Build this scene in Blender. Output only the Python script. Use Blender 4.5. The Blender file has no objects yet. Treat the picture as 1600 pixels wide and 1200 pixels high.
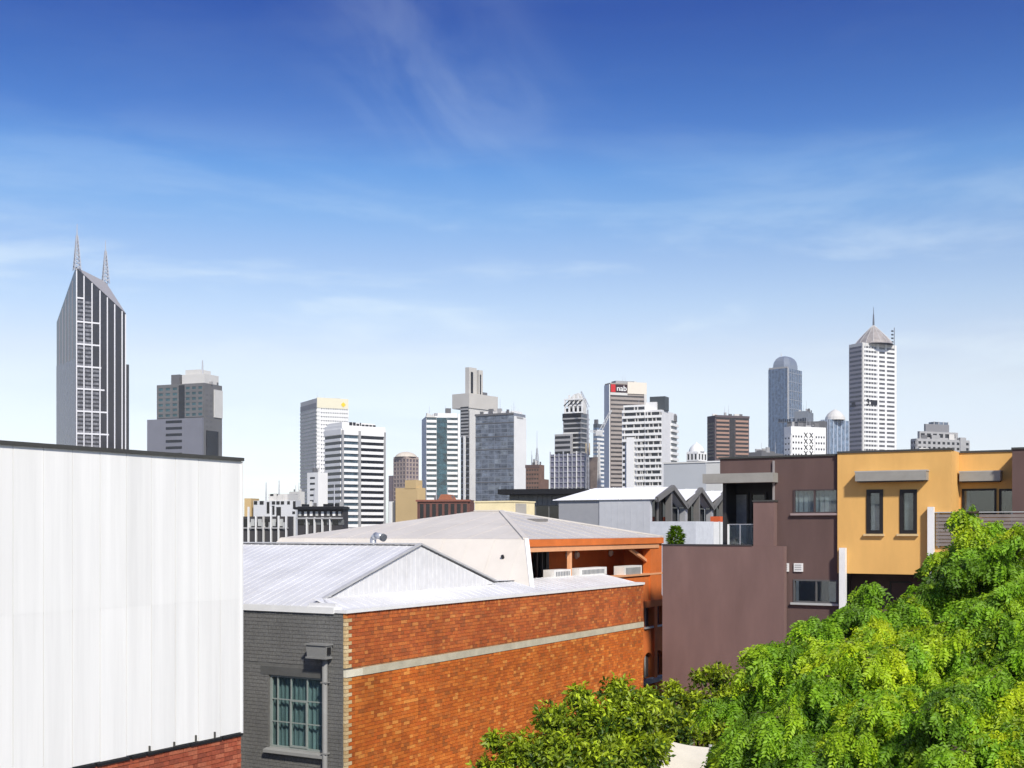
import bpy, bmesh, math, random
import numpy as np
from mathutils import Vector, Matrix
random.seed(7); rng = np.random.default_rng(11)
SC = bpy.context.scene
COL = SC.collection

# ------------------------------------------------------------------ camera
F = 1905.0          # focal length in photo pixels (1600 wide)
HY = 826.0          # horizon row in the photo
CZ = 9.0            # camera height (third-floor balcony)
cam = bpy.data.cameras.new('camera'); camo = bpy.data.objects.new('camera', cam); COL.objects.link(camo)
cam.sensor_width = 36.0; cam.lens = F/1600*36.0; cam.shift_y = (HY-600)/1600.0
cam.clip_start = 0.2; cam.clip_end = 9000
camo.location = (0, 0, CZ); camo.rotation_euler = (math.radians(90), 0, 0)
SC.camera = camo

# ------------------------------------------------------------------ world
SUN_EL = math.radians(40); SUN_H = Vector((0.333, -0.943, 0)).normalized()
SUN_ROT = math.atan2(SUN_H.x, SUN_H.y)
world = bpy.data.worlds.new('World'); SC.world = world; world.use_nodes = True
nt = world.node_tree; N = nt.nodes; L = nt.links; N.clear()
out = N.new('ShaderNodeOutputWorld'); bg = N.new('ShaderNodeBackground'); bg.inputs['Strength'].default_value = 0.117
sky = N.new('ShaderNodeTexSky'); sky.sky_type = 'NISHITA'; sky.sun_disc = False
sky.sun_elevation = SUN_EL; sky.sun_rotation = SUN_ROT
sky.altitude = 60; sky.air_density = 1.0; sky.dust_density = 0.6; sky.ozone_density = 2.2
tc = N.new('ShaderNodeTexCoord')
sep = N.new('ShaderNodeSeparateXYZ'); L.new(tc.outputs['Generated'], sep.inputs[0])
# clear air overhead is deeper, low air is milky: tint and haze over the physical sky, the same all the way round
def ramp(stops):
    r = N.new('ShaderNodeValToRGB'); L.new(sep.outputs['Z'], r.inputs[0]); el = r.color_ramp.elements
    for i, (p_, c_) in enumerate(stops):
        q = el[i] if i < 2 else el.new(p_)
        q.position = p_; q.color = (c_ if isinstance(c_, tuple) else (c_, c_, c_))+(1,)
    return r
def mixn(fac, a, b, blend='MIX'):
    m = N.new('ShaderNodeMix'); m.data_type = 'RGBA'; m.blend_type = blend
    for sock, v in ((m.inputs['Factor'], fac), (m.inputs['A'], a), (m.inputs['B'], b)):
        if hasattr(v, 'links'): L.new(v, sock)
        else: sock.default_value = v
    return m.outputs['Result']
def maprange(v, lo, hi, t0=0.0, t1=1.0):
    m = N.new('ShaderNodeMapRange'); m.interpolation_type = 'SMOOTHSTEP'; L.new(v, m.inputs['Value'])
    for k_, x_ in (('From Min', lo), ('From Max', hi), ('To Min', t0), ('To Max', t1)): m.inputs[k_].default_value = x_
    return m.outputs[0]
def mathn(op, a, b):
    m = N.new('ShaderNodeMath'); m.operation = op
    for sock, v in zip(m.inputs, (a, b)):
        if hasattr(v, 'links'): L.new(v, sock)
        else: sock.default_value = v
    return m.outputs[0]
def cloud_noise(scale, rot, size, detail=7, rough=0.6, dist=0.3):
    mp = N.new('ShaderNodeMapping'); mp.inputs['Scale'].default_value = scale; mp.inputs['Rotation'].default_value = rot; L.new(tc.outputs['Generated'], mp.inputs[0])
    nz = N.new('ShaderNodeTexNoise'); L.new(mp.outputs[0], nz.inputs['Vector'])
    for k_, x_ in (('Scale', size), ('Detail', detail), ('Roughness', rough), ('Distortion', dist)): nz.inputs[k_].default_value = x_
    return nz.outputs[0]
blue = ramp([(0.0, (0.72, 0.80, 1.0)), (1.0, (0.12, 0.22, 0.50)), (0.065, (0.82, 0.71, 0.76)), (0.116, (0.97, 0.77, 0.70)), (0.141, (0.96, 0.76, 0.69)),
    (0.177, (0.83, 0.73, 0.70)), (0.215, (0.66, 0.65, 0.69)), (0.25, (0.47, 0.59, 0.70)), (0.28, (0.31, 0.50, 0.69)), (0.31, (0.17, 0.34, 0.60)), (0.34, (0.11, 0.265, 0.54)), (0.39, (0.048, 0.165, 0.46))])
col = mixn(1.0, sky.outputs[0], blue.outputs[0], 'MULTIPLY')
# thin streaks of high cloud in the low half of the view
wisp = maprange(cloud_noise((1.6, 1.6, 8.0), (0, 0.16, 0.2), 2.3), 0.44, 0.66)
wband = ramp([(0.0, 0.2), (1.0, 0.03), (0.10, 0.60), (0.19, 0.52), (0.25, 0.14), (0.32, 0.02)])
f1 = mathn('MULTIPLY', wisp, wband.outputs[0])
# one feathery plume of cirrus higher up
dist = N.new('ShaderNodeVectorMath'); dist.operation = 'DISTANCE'; mp3 = N.new('ShaderNodeMapping')
mp3.vector_type = 'POINT'; mp3.inputs['Location'].default_value = (0, 0, 0)
L.new(tc.outputs['Generated'], mp3.inputs[0])
rotn = N.new('ShaderNodeVectorRotate'); rotn.rotation_type = 'Y_AXIS'; rotn.inputs['Center'].default_value = (-0.05, 0.93, 0.34); rotn.inputs['Angle'].default_value = math.radians(-44)
L.new(tc.outputs['Generated'], rotn.inputs['Vector'])
sb = N.new('ShaderNodeVectorMath'); sb.operation = 'SUBTRACT'; L.new(rotn.outputs[0], sb.inputs[0]); sb.inputs[1].default_value = (-0.05, 0.93, 0.34)
ml = N.new('ShaderNodeVectorMath'); ml.operation = 'MULTIPLY'; L.new(sb.outputs[0], ml.inputs[0]); ml.inputs[1].default_value = (0.40, 0.4, 0.72)
lnn = N.new('ShaderNodeVectorMath'); lnn.operation = 'LENGTH'; L.new(ml.outputs[0], lnn.inputs[0])
plume_mask = maprange(lnn.outputs['Value'], 0.075, 0.0)
mpn_ = N.new('ShaderNodeMapping'); mpn_.inputs['Scale'].default_value = (2.4, 3.0, 5.5); L.new(rotn.outputs[0], mpn_.inputs[0])
nzp = N.new('ShaderNodeTexNoise'); L.new(mpn_.outputs[0], nzp.inputs['Vector'])
for k_, x_ in (('Scale', 3.0), ('Detail', 6), ('Roughness', 0.55), ('Distortion', 0.9)): nzp.inputs[k_].default_value = x_
f2 = mathn('MULTIPLY', mathn('MULTIPLY', maprange(nzp.outputs[0], 0.34, 0.78), plume_mask), 0.13)
col = mixn(mathn('ADD', f1, f2), col, (4.1, 4.75, 5.2, 1))
L.new(col, bg.inputs[0]); L.new(bg.outputs[0], out.inputs[0])

# ------------------------------------------------------------------ sun, exposure
sd = bpy.data.lights.new('sun', 'SUN'); sd.energy = 2.9; sd.angle = math.radians(4.0); sd.color = (1.0, 0.94, 0.84)
so = bpy.data.objects.new('sun', sd); COL.objects.link(so)
SUND = Vector((SUN_H.x*math.cos(SUN_EL), SUN_H.y*math.cos(SUN_EL), math.sin(SUN_EL)))
so.rotation_euler = SUND.to_track_quat('Z', 'Y').to_euler(); so.location = (60, -30, 80)
SC.view_settings.view_transform = 'Standard'; SC.view_settings.look = 'None'
SC.view_settings.exposure = 0.9; SC.view_settings.gamma = 1.0; SC.view_settings.use_curve_mapping = False

# ------------------------------------------------------------------ materials
MATS = {}
def M(name, col, rough=0.7, var=0.08, scale=3.0, bump=0.0, stretch=None, spec=0.3, metal=0.0, var2=None, rnd=0.0, bscale=40.0, bdist=0.01):
    """procedural paint/concrete/metal: base colour broken by two noises, optional relief"""
    if name in MATS: return MATS[name]
    m = bpy.data.materials.new(name); m.use_nodes = True; t = m.node_tree; n = t.nodes; l = t.links
    b = n['Principled BSDF']; b.inputs['Roughness'].default_value = rough; b.inputs['Metallic'].default_value = metal
    b.inputs['Specular IOR Level'].default_value = spec
    tcn = n.new('ShaderNodeTexCoord'); mpn = n.new('ShaderNodeMapping'); l.new(tcn.outputs['Object'], mpn.inputs[0])
    if stretch: mpn.inputs['Scale'].default_value = stretch
    n1 = n.new('ShaderNodeTexNoise'); n1.inputs['Scale'].default_value = scale; n1.inputs['Detail'].default_value = 6; n1.inputs['Roughness'].default_value = 0.65
    l.new(mpn.outputs[0], n1.inputs['Vector'])
    mr = n.new('ShaderNodeMapRange'); mr.inputs['From Min'].default_value = 0.3; mr.inputs['From Max'].default_value = 0.7
    mr.inputs['To Min'].default_value = 1-var*1.6; mr.inputs['To Max'].default_value = 1+var*0.6; l.new(n1.outputs[0], mr.inputs['Value'])
    val = mr.outputs[0]
    if rnd:
        oi = n.new('ShaderNodeObjectInfo'); r1 = n.new('ShaderNodeMapRange'); r1.inputs['To Min'].default_value = 1-rnd; r1.inputs['To Max'].default_value = 1+rnd*0.4
        l.new(oi.outputs['Random'], r1.inputs['Value']); mm = n.new('ShaderNodeMath'); mm.operation = 'MULTIPLY'; l.new(val, mm.inputs[0]); l.new(r1.outputs[0], mm.inputs[1]); val = mm.outputs[0]
    vm = n.new('ShaderNodeVectorMath'); vm.operation = 'SCALE'; vm.inputs[0].default_value = col[:3]; l.new(val, vm.inputs['Scale'])
    l.new(vm.outputs[0], b.inputs['Base Color'])
    if bump:
        n2 = n.new('ShaderNodeTexNoise'); n2.inputs['Scale'].default_value = bscale; n2.inputs['Detail'].default_value = 4; l.new(tcn.outputs['Object'], n2.inputs['Vector'])
        bp = n.new('ShaderNodeBump'); bp.inputs['Strength'].default_value = bump; bp.inputs['Distance'].default_value = bdist
        l.new(n2.outputs[0], bp.inputs['Height']); l.new(bp.outputs[0], b.inputs['Normal'])
    MATS[name] = m; return m

def GL(name, col, rough=0.06, spec=0.6, var=0.5, scale=0.45, rnd=0.3):
    """window glass seen from outside: dark body, clear reflection, slightly uneven"""
    return M(name, col, rough=rough, var=var, scale=scale, spec=spec, rnd=rnd, bump=0.04, bscale=0.6, bdist=0.05)

def brick_mat(name, cols, rough=0.85):
    m = bpy.data.materials.new(name); m.use_nodes = True; t = m.node_tree; n = t.nodes; l = t.links
    b = n['Principled BSDF']; b.inputs['Roughness'].default_value = rough; b.inputs['Specular IOR Level'].default_value = 0.2
    g = n.new('ShaderNodeNewGeometry'); oi = n.new('ShaderNodeObjectInfo')
    ad = n.new('ShaderNodeMath'); ad.operation = 'ADD'; l.new(g.outputs['Random Per Island'], ad.inputs[0]); l.new(oi.outputs['Random'], ad.inputs[1])
    fr = n.new('ShaderNodeMath'); fr.operation = 'FRACT'; l.new(ad.outputs[0], fr.inputs[0])
    rp = n.new('ShaderNodeValToRGB'); rp.color_ramp.interpolation = 'CONSTANT'; l.new(fr.outputs[0], rp.inputs[0])
    els = rp.color_ramp.elements
    k = len(cols)
    for i, c in enumerate(cols):
        if i < 2: q = els[i]; q.position = i/k
        else: q = els.new(i/k)
        q.color = tuple(c)+(1,)
    tcn = n.new('ShaderNodeTexCoord'); n1 = n.new('ShaderNodeTexNoise'); n1.inputs['Scale'].default_value = 25; n1.inputs['Detail'].default_value = 5
    geo_pos = g.outputs['Position']; l.new(geo_pos, n1.inputs['Vector'])
    n3 = n.new('ShaderNodeTexNoise'); n3.inputs['Scale'].default_value = 0.5; n3.inputs['Detail'].default_value = 4; l.new(geo_pos, n3.inputs['Vector'])
    s = n.new('ShaderNodeMath'); s.operation = 'MULTIPLY'; l.new(n1.outputs[0], s.inputs[0]); l.new(n3.outputs[0], s.inputs[1])
    mr = n.new('ShaderNodeMapRange'); mr.inputs['From Min'].default_value = 0.1; mr.inputs['From Max'].default_value = 0.42; mr.inputs['To Min'].default_value = 0.68; mr.inputs['To Max'].default_value = 1.28
    l.new(s.outputs[0], mr.inputs['Value'])
    vm = n.new('ShaderNodeVectorMath'); vm.operation = 'SCALE'; l.new(rp.outputs[0], vm.inputs[0]); l.new(mr.outputs[0], vm.inputs['Scale'])
    l.new(vm.outputs[0], b.inputs['Base Color'])
    bp = n.new('ShaderNodeBump'); bp.inputs['Strength'].default_value = 0.5; bp.inputs['Distance'].default_value = 0.006; l.new(n1.outputs[0], bp.inputs['Height']); l.new(bp.outputs[0], b.inputs['Normal'])
    MATS[name] = m; return m

def leaf_mat(name, gloss=0.35, trans=0.45):
    m = bpy.data.materials.new(name); m.use_nodes = True; t = m.node_tree; n = t.nodes; l = t.links
    b = n['Principled BSDF']; o = n['Material Output']
    at = n.new('ShaderNodeAttribute'); at.attribute_name = 'leafcol'
    g = n.new('ShaderNodeNewGeometry'); mr = n.new('ShaderNodeMapRange'); mr.inputs['To Min'].default_value = 0.7; mr.inputs['To Max'].default_value = 1.3
    l.new(g.outputs['Random Per Island'], mr.inputs['Value'])
    vm = n.new('ShaderNodeVectorMath'); vm.operation = 'SCALE'; l.new(at.outputs['Color'], vm.inputs[0]); l.new(mr.outputs[0], vm.inputs['Scale'])
    l.new(vm.outputs[0], b.inputs['Base Color']); b.inputs['Roughness'].default_value = gloss; b.inputs['Specular IOR Level'].default_value = 0.35
    tr = n.new('ShaderNodeBsdfTranslucent'); v2 = n.new('ShaderNodeVectorMath'); v2.operation = 'MULTIPLY'; v2.inputs[1].default_value = (1.25, 1.15, 0.5)
    l.new(vm.outputs[0], v2.inputs[0]); l.new(v2.outputs[0], tr.inputs[0])
    mx = n.new('ShaderNodeMixShader'); mx.inputs[0].default_value = trans; l.new(b.outputs[0], mx.inputs[1]); l.new(tr.outputs[0], mx.inputs[2]); l.new(mx.outputs[0], o.inputs[0])
    MATS[name] = m; return m

def thin_glass(name, col=(0.75, 0.85, 0.85), face=0.12):
    m = bpy.data.materials.new(name); m.use_nodes = True; t = m.node_tree; n = t.nodes; l = t.links
    o = n['Material Output']; n.remove(n['Principled BSDF'])
    tr = n.new('ShaderNodeBsdfTransparent'); tr.inputs[0].default_value = tuple(col)+(1,)
    gl = n.new('ShaderNodeBsdfGlossy'); gl.inputs['Roughness'].default_value = 0.03
    fr = n.new('ShaderNodeLayerWeight'); fr.inputs['Blend'].default_value = 0.5
    pw = n.new('ShaderNodeMath'); pw.operation = 'POWER'; l.new(fr.outputs['Facing'], pw.inputs[0]); pw.inputs[1].default_value = 4.0
    ad = n.new('ShaderNodeMath'); ad.operation = 'MULTIPLY_ADD'; l.new(pw.outputs[0], ad.inputs[0]); ad.inputs[1].default_value = 0.8; ad.inputs[2].default_value = face
    mx = n.new('ShaderNodeMixShader'); l.new(ad.outputs[0], mx.inputs[0]); l.new(tr.outputs[0], mx.inputs[1]); l.new(gl.outputs[0], mx.inputs[2]); l.new(mx.outputs[0], o.inputs[0])
    MATS[name] = m; return m

# ------------------------------------------------------------------ mesh helpers
class MB:
    def __init__(s): s.v = []; s.f = []
    def box(s, x0, x1, y0, y1, z0, z1):
        if x0 > x1: x0, x1 = x1, x0
        if y0 > y1: y0, y1 = y1, y0
        if z0 > z1: z0, z1 = z1, z0
        k = len(s.v)
        s.v += [(x0,y0,z0),(x1,y0,z0),(x1,y1,z0),(x0,y1,z0),(x0,y0,z1),(x1,y0,z1),(x1,y1,z1),(x0,y1,z1)]
        s.f += [(k,k+3,k+2,k+1),(k+4,k+5,k+6,k+7),(k,k+1,k+5,k+4),(k+1,k+2,k+6,k+5),(k+2,k+3,k+7,k+6),(k+3,k,k+4,k+7)]
        return s
    def poly(s, pts, faces):
        k = len(s.v); s.v += [tuple(p) for p in pts]; s.f += [tuple(k+i for i in f) for f in faces]; return s
    def prism(s, pts, d):
        """planar polygon pts (3D) pushed by vector d"""
        n = len(pts); k = len(s.v); d = Vector(d)
        s.v += [tuple(p) for p in pts]+[tuple(Vector(p)+d) for p in pts]
        s.f += [tuple(k+i for i in range(n))[::-1], tuple(k+n+i for i in range(n))]
        s.f += [(k+i, k+(i+1)%n, k+n+(i+1)%n, k+n+i) for i in range(n)]
        return s
    def tube(s, p0, p1, r0, r1=None, n=8, cap=True):
        r1 = r0 if r1 is None else r1
        p0 = Vector(p0); p1 = Vector(p1); d = (p1-p0).normalized()
        x = d.orthogonal().normalized(); y = d.cross(x); k = len(s.v)
        for p, r in ((p0, r0), (p1, r1)):
            for i in range(n):
                a = 2*math.pi*i/n; s.v.append(tuple(p+x*math.cos(a)*r+y*math.sin(a)*r))
        s.f += [(k+i, k+(i+1)%n, k+n+(i+1)%n, k+n+i) for i in range(n)]
        if cap: s.f += [tuple(k+i for i in range(n))[::-1], tuple(k+n+i for i in range(n))]
        return s
    def lathe(s, c, prof, n=24):
        k = len(s.v); c = Vector(c)
        for r, z in prof:
            for i in range(n):
                a = 2*math.pi*i/n; s.v.append((c.x+r*math.cos(a), c.y+r*math.sin(a), c.z+z))
        for j in range(len(prof)-1):
            s.f += [(k+j*n+i, k+j*n+(i+1)%n, k+(j+1)*n+(i+1)%n, k+(j+1)*n+i) for i in range(n)]
        s.f.append(tuple(k+(len(prof)-1)*n+i for i in range(n)))
        return s
    def mesh(s, name, off=(0,0,0), smooth=False):
        me = bpy.data.meshes.new(name); ox, oy, oz = off
        me.from_pydata([(x-ox, y-oy, z-oz) for x, y, z in s.v], [], s.f)
        bm = bmesh.new(); bm.from_mesh(me); bmesh.ops.recalc_face_normals(bm, faces=bm.faces); bm.to_mesh(me); bm.free()
        if smooth:
            for p in me.polygons: p.use_smooth = True
        return me

C30, S30 = math.cos(math.radians(30)), math.sin(math.radians(30))
GR = math.radians(-30)          # the street grid is turned 30 degrees against the view
def W(a, b, z=0.0): return Vector((C30*a+S30*b, -S30*a+C30*b, z))
def onb(px, py, b):             # photo ray meets a wall that faces down the street (plane b)
    r = (px-800)/F; a = b*(C30*r-S30)/(C30+S30*r); Y = -S30*a+C30*b
    return a, CZ-(py-HY)/F*Y
def ona(px, py, a):             # photo ray meets a wall along the street (plane a)
    r = (px-800)/F; b = -a*(S30*r+C30)/(S30-C30*r); Y = -S30*a+C30*b
    return b, CZ-(py-HY)/F*Y

class Thing:
    def __init__(s, name, label, cat, org, group=None, rot=GR, world=None):
        s.org = org
        r = bpy.data.objects.new(name, None); COL.objects.link(r); r.empty_display_size = 0.3
        r.location = world if world is not None else W(org[0], org[1], org[2]); r.rotation_euler = (0, 0, rot)
        r['label'] = label; r['category'] = cat
        if group: r['group'] = group
        s.root = r
    def part(s, name, mb, mat, parent=None, label=None, smooth=False, kind=None):
        o = bpy.data.objects.new(name, mb.mesh(name, s.org, smooth)); COL.objects.link(o)
        o.data.materials.append(mat); o.parent = parent or s.root
        if label: o['label'] = label
        if kind: o['kind'] = kind
        return o
    def box(s, name, x0, x1, y0, y1, z0, z1, mat, parent=None, label=None):
        return s.part(name, MB().box(x0, x1, y0, y1, z0, z1), mat, parent, label)
    def inst(s, name, me, loc, parent=None):
        o = bpy.data.objects.new(name, me); COL.objects.link(o); o.parent = parent or s.root
        o.location = (loc[0]-s.org[0], loc[1]-s.org[1], loc[2]-s.org[2]); return o

def struct(name, mb, mat, kind='structure', label=None):
    o = bpy.data.objects.new(name, mb.mesh(name)); COL.objects.link(o); o.data.materials.append(mat); o['kind'] = kind
    if label: o['label'] = label
    return o

def clip(poly, axis, val, keep_less):
    outp = []
    n = len(poly)
    for i in range(n):
        p, q = poly[i], poly[(i+1) % n]
        ip = (p[axis] <= val) == keep_less or p[axis] == val; iq = (q[axis] <= val) == keep_less or q[axis] == val
        if ip: outp.append(p)
        if ip != iq:
            t = (val-p[axis])/(q[axis]-p[axis]); outp.append(tuple(p[k]+(q[k]-p[k])*t for k in range(2)))
    return outp

def sheet_roof(T, name, pts, along, w, mat, rib=0.03, thick=0.012, ribs=1, parent=None):
    """a sloping plane laid with separate metal sheets, each with its raised seam"""
    pts = [Vector(p) for p in pts]; e1 = Vector(along).normalized()
    n = Vector((0, 0, 0))
    for i in range(len(pts)): n += pts[i].cross(pts[(i+1) % len(pts)])
    n.normalize()
    if n.z < 0 or (abs(n.z) < 1e-6 and n.x < 0): n = -n
    e2 = n.cross(e1).normalized(); o = pts[0]
    p2 = [((p-o).dot(e1), (p-o).dot(e2)) for p in pts]
    lo = min(p[0] for p in p2); hi = max(p[0] for p in p2)
    k = 0; x = lo
    while x < hi-0.02:
        c = clip(clip(p2, 0, x+0.004, False), 0, min(x+w, hi), True)
        if len(c) >= 3:
            mb = MB(); mb.prism([o+e1*q[0]+e2*q[1] for q in c], n*(thick+0.002*(k % 2)))
            for j in range(ribs):
                rx = x+0.03+j*w/ribs
                r = clip(clip(p2, 0, rx, False), 0, rx+0.035, True)
                if len(r) >= 3: mb.prism([o+e1*q[0]+e2*q[1]+n*thick for q in r], n*rib)
            T.part(name, mb, mat, parent)
        x += w; k += 1

def text_mesh(s, size, extrude=0.05, bold=0.0):
    cu = bpy.data.curves.new('lettering', 'FONT'); cu.body = s; cu.size = size; cu.extrude = extrude; cu.offset = bold; cu.align_x = 'CENTER'; cu.align_y = 'CENTER'
    ob = bpy.data.objects.new('lettering', cu); COL.objects.link(ob); bpy.context.view_layer.update()
    me = bpy.data.meshes.new_from_object(ob); bpy.data.objects.remove(ob); me.name = 'lettering'; return me

# ------------------------------------------------------------------ shared materials
white_sheet = M('white_sheet', (0.81, 0.81, 0.78), rough=0.6, var=0.07, scale=1.3, stretch=(1, 2.4, 0.10), rnd=0.04, bump=0.1, bscale=6)
cap_dark = M('dark_capping', (0.06, 0.06, 0.055), rough=0.5)
mortar = M('mortar', (0.33, 0.27, 0.20), rough=0.95, var=0.2, scale=8)
mortar_o = M('mortar_orange', (0.36, 0.19, 0.09), rough=0.95, var=0.2, scale=8)
mortar_g = M('mortar_grey', (0.135, 0.134, 0.126), rough=0.9, var=0.15, scale=6)
BR = [(0.46,0.125,0.035),(0.42,0.105,0.028),(0.50,0.15,0.045),(0.36,0.085,0.026),(0.44,0.11,0.03),(0.54,0.185,0.06),(0.29,0.07,0.026),(0.40,0.10,0.03),(0.48,0.135,0.035),(0.60,0.27,0.11),(0.24,0.075,0.034),(0.44,0.10,0.03),(0.41,0.12,0.045),(0.33,0.08,0.025),(0.52,0.16,0.05),(0.38,0.12,0.05)]
BR = [(0.32*0.455+0.68*r_*1.27, 0.32*0.145+0.68*g_*1.14, 0.32*0.030+0.68*b_*0.62) for r_, g_, b_ in BR]
brick_orange = brick_mat('brick_orange', BR)
brick_upper = brick_mat('brick_upper', [(r_*0.86, g_*0.80+0.008, b_*0.85+0.012) for r_, g_, b_ in BR])
brick_grey = brick_mat('brick_grey', [(0.155,0.153,0.144),(0.16,0.158,0.148),(0.15,0.148,0.14),(0.156,0.153,0.144)], 0.6)
brick_cream = brick_mat('brick_cream', [(0.62,0.46,0.24),(0.66,0.52,0.30),(0.56,0.40,0.20)])
brick_red = brick_mat('brick_red', [(0.34,0.085,0.045),(0.38,0.10,0.05),(0.30,0.075,0.04),(0.42,0.13,0.07),(0.26,0.07,0.04)])
white_roof = M('white_roof', (0.70, 0.70, 0.70), rough=0.45, var=0.10, scale=0.8, rnd=0.06, spec=0.4, stretch=(1, 1, 1))
grey_flash = M('grey_flashing', (0.46, 0.46, 0.46), rough=0.5, spec=0.4)
white_paint = M('white_paint', (0.76, 0.76, 0.74), rough=0.5, var=0.05)
cream_roof = M('cream_roof', (0.66, 0.61, 0.535), rough=0.55, var=0.07, scale=0.7, rnd=0.03)
grey_roof = M('grey_cream_roof', (0.56, 0.53, 0.49), rough=0.55, var=0.07, scale=0.7, rnd=0.03)
cream_paint = M('cream_paint', (0.78, 0.68, 0.42), rough=0.7, var=0.10, scale=1.5)
orange_paint = M('orange_render', (0.66, 0.17, 0.035), rough=0.8, var=0.12, scale=1.2)
orange_pale = M('orange_beam', (0.72, 0.36, 0.18), rough=0.7, var=0.06)
glass_dark = GL('glass_dark', (0.012, 0.014, 0.016))
glass_grey = GL('glass_grey', (0.16, 0.17, 0.175), rough=0.12)
frame_dark = M('dark_frame', (0.018, 0.016, 0.016), rough=0.4)
frame_grey = M('grey_frame', (0.42, 0.43, 0.42), rough=0.45)
brown_render = M('brown_render', (0.119, 0.075, 0.067), rough=0.85, var=0.13, scale=1.1, stretch=(1, 1, 0.3), bump=0.15, bscale=60)
brown_block = M('brown_block', (0.186, 0.117, 0.104), rough=0.9, var=0.13, scale=1.1, stretch=(1, 1, 0.3), bump=0.2, bscale=60)
yellow_render = M('yellow_render', (0.70, 0.405, 0.128), rough=0.85, var=0.09, scale=1.0, stretch=(1, 1, 0.3), bump=0.15, bscale=60)
canopy_grey = M('canopy_grey', (0.30, 0.29, 0.26), rough=0.5, var=0.08)
balus = thin_glass('balustrade_glass')
steel = M('steel', (0.45, 0.46, 0.47), rough=0.35, metal=0.7)
black = M('black', (0.015, 0.015, 0.017), rough=0.5)
bark = M('bark', (0.10, 0.075, 0.05), rough=0.95, var=0.4, scale=9, bump=0.6, bscale=20, bdist=0.03)

# ------------------------------------------------------------------ ground
asphalt = M('asphalt', (0.055, 0.055, 0.057), rough=0.9, var=0.25, scale=0.6, bump=0.3, bscale=80)
far_ground = M('far_ground', (0.12, 0.12, 0.11), rough=0.95, var=0.4, scale=0.02)
paving = M('concrete_paving', (0.34, 0.33, 0.31), rough=0.9, var=0.15, scale=1.0, bump=0.2)
g = MB(); R_ = 4500; n_ = 64
g.poly([(R_*math.cos(2*math.pi*i/n_), R_*math.sin(2*math.pi*i/n_), -0.02) for i in range(n_)], [tuple(range(n_))])
struct('ground', g, far_ground)
def gquad(a0, a1, b0, b1, z): return [tuple(W(a0,b0,z)), tuple(W(a1,b0,z)), tuple(W(a1,b1,z)), tuple(W(a0,b1,z))]
struct('road', MB().poly(gquad(-14.4, -3.0, -30, 36.0, 0.0), [(0,1,2,3)]), asphalt)
for a0, a1 in ((-16.8, -14.55), (-2.85, 0.5)):
    struct('pavement', MB().prism(gquad(a0, a1, -30, 36.0, -0.01), (0,0,0.135)), paving)
for a0, a1 in ((-14.55, -14.4), (-3.0, -2.85)):
    struct('kerb', MB().prism(gquad(a0, a1, -30, 36.0, -0.01), (0,0,0.145)), M('kerb_concrete', (0.42,0.41,0.39), rough=0.9))
struct('courtyard', MB().prism(gquad(-16.8, 6.0, 36.0, 38.2, -0.01), (0,0,0.13)), paving)

# ------------------------------------------------------------------ brick laying
def lay(h0, h1, z0, z1, holes=(), quoin=False):
    """Flemish bond: list of (h0,h1,z0,z1,is_corner)"""
    res = []; j = 0.010; ch = 0.086; c = 0; z = z1
    while z-ch >= z0-1e-6:
        x = h0; k = 0
        while x < h1-0.03:
            w = (0.23 if (k+c) % 2 == 0 else 0.11)
            b0, b1 = x, min(x+w, h1); zz0, zz1 = z-ch+j, z
            segs = [(b0, b1)]
            for (p0, p1, q0, q1) in holes:
                if zz1 > q0+0.01 and zz0 < q1-0.01:
                    ns = []
                    for s0, s1 in segs:
                        if s1 <= p0 or s0 >= p1: ns.append((s0, s1)); continue
                        if s0 < p0-0.02: ns.append((s0, p0))
                        if s1 > p1+0.02: ns.append((p1, s1))
                    segs = ns
            for s0, s1 in segs: res.append((s0, s1, zz0, zz1, k == 0))
            x += w+j; k += 1
        z -= ch; c += 1
    return res

def brickwork(T, bricks, plane, pos, mat, corner_mat, parent, limit, key):
    """plane 'a': wall faces +a at a=pos, h is b;  plane 'b': wall faces -b at b=pos, h is a"""
    bricks = sorted(bricks, key=key); meshes = {}
    def shape(mb, h0, h1, z0, z1, d):
        if plane == 'a': mb.box(pos-0.06+d, pos+d, h0, h1, z0, z1)
        else: mb.box(h0, h1, pos-d, pos+0.06-d, z0, z1)
    rest = MB(); restc = MB()
    for i, (h0, h1, z0, z1, cn) in enumerate(bricks):
        d = random.uniform(-0.004, 0.004); mt = corner_mat if cn else mat
        if i < limit:
            kk = (round(h1-h0, 3), cn)
            if kk not in meshes:
                mb = MB(); w = h1-h0
                if plane == 'a': mb.box(-0.06, 0, -w/2, w/2, 0, z1-z0)
                else: mb.box(-w/2, w/2, 0, 0.06, 0, z1-z0)
                me = mb.mesh('brick'); me.materials.append(mt); meshes[kk] = me
            if plane == 'a': T.inst('brick', meshes[kk], (pos+d, (h0+h1)/2, z0), parent)
            else: T.inst('brick', meshes[kk], ((h0+h1)/2, pos-d, z0), parent)
        else: shape(restc if cn else rest, h0, h1, z0, z1, d)
    for r, m_ in ((rest, mat), (restc, corner_mat)):
        if r.v: T.part('brickwork', r, m_, parent, kind='stuff')

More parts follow.
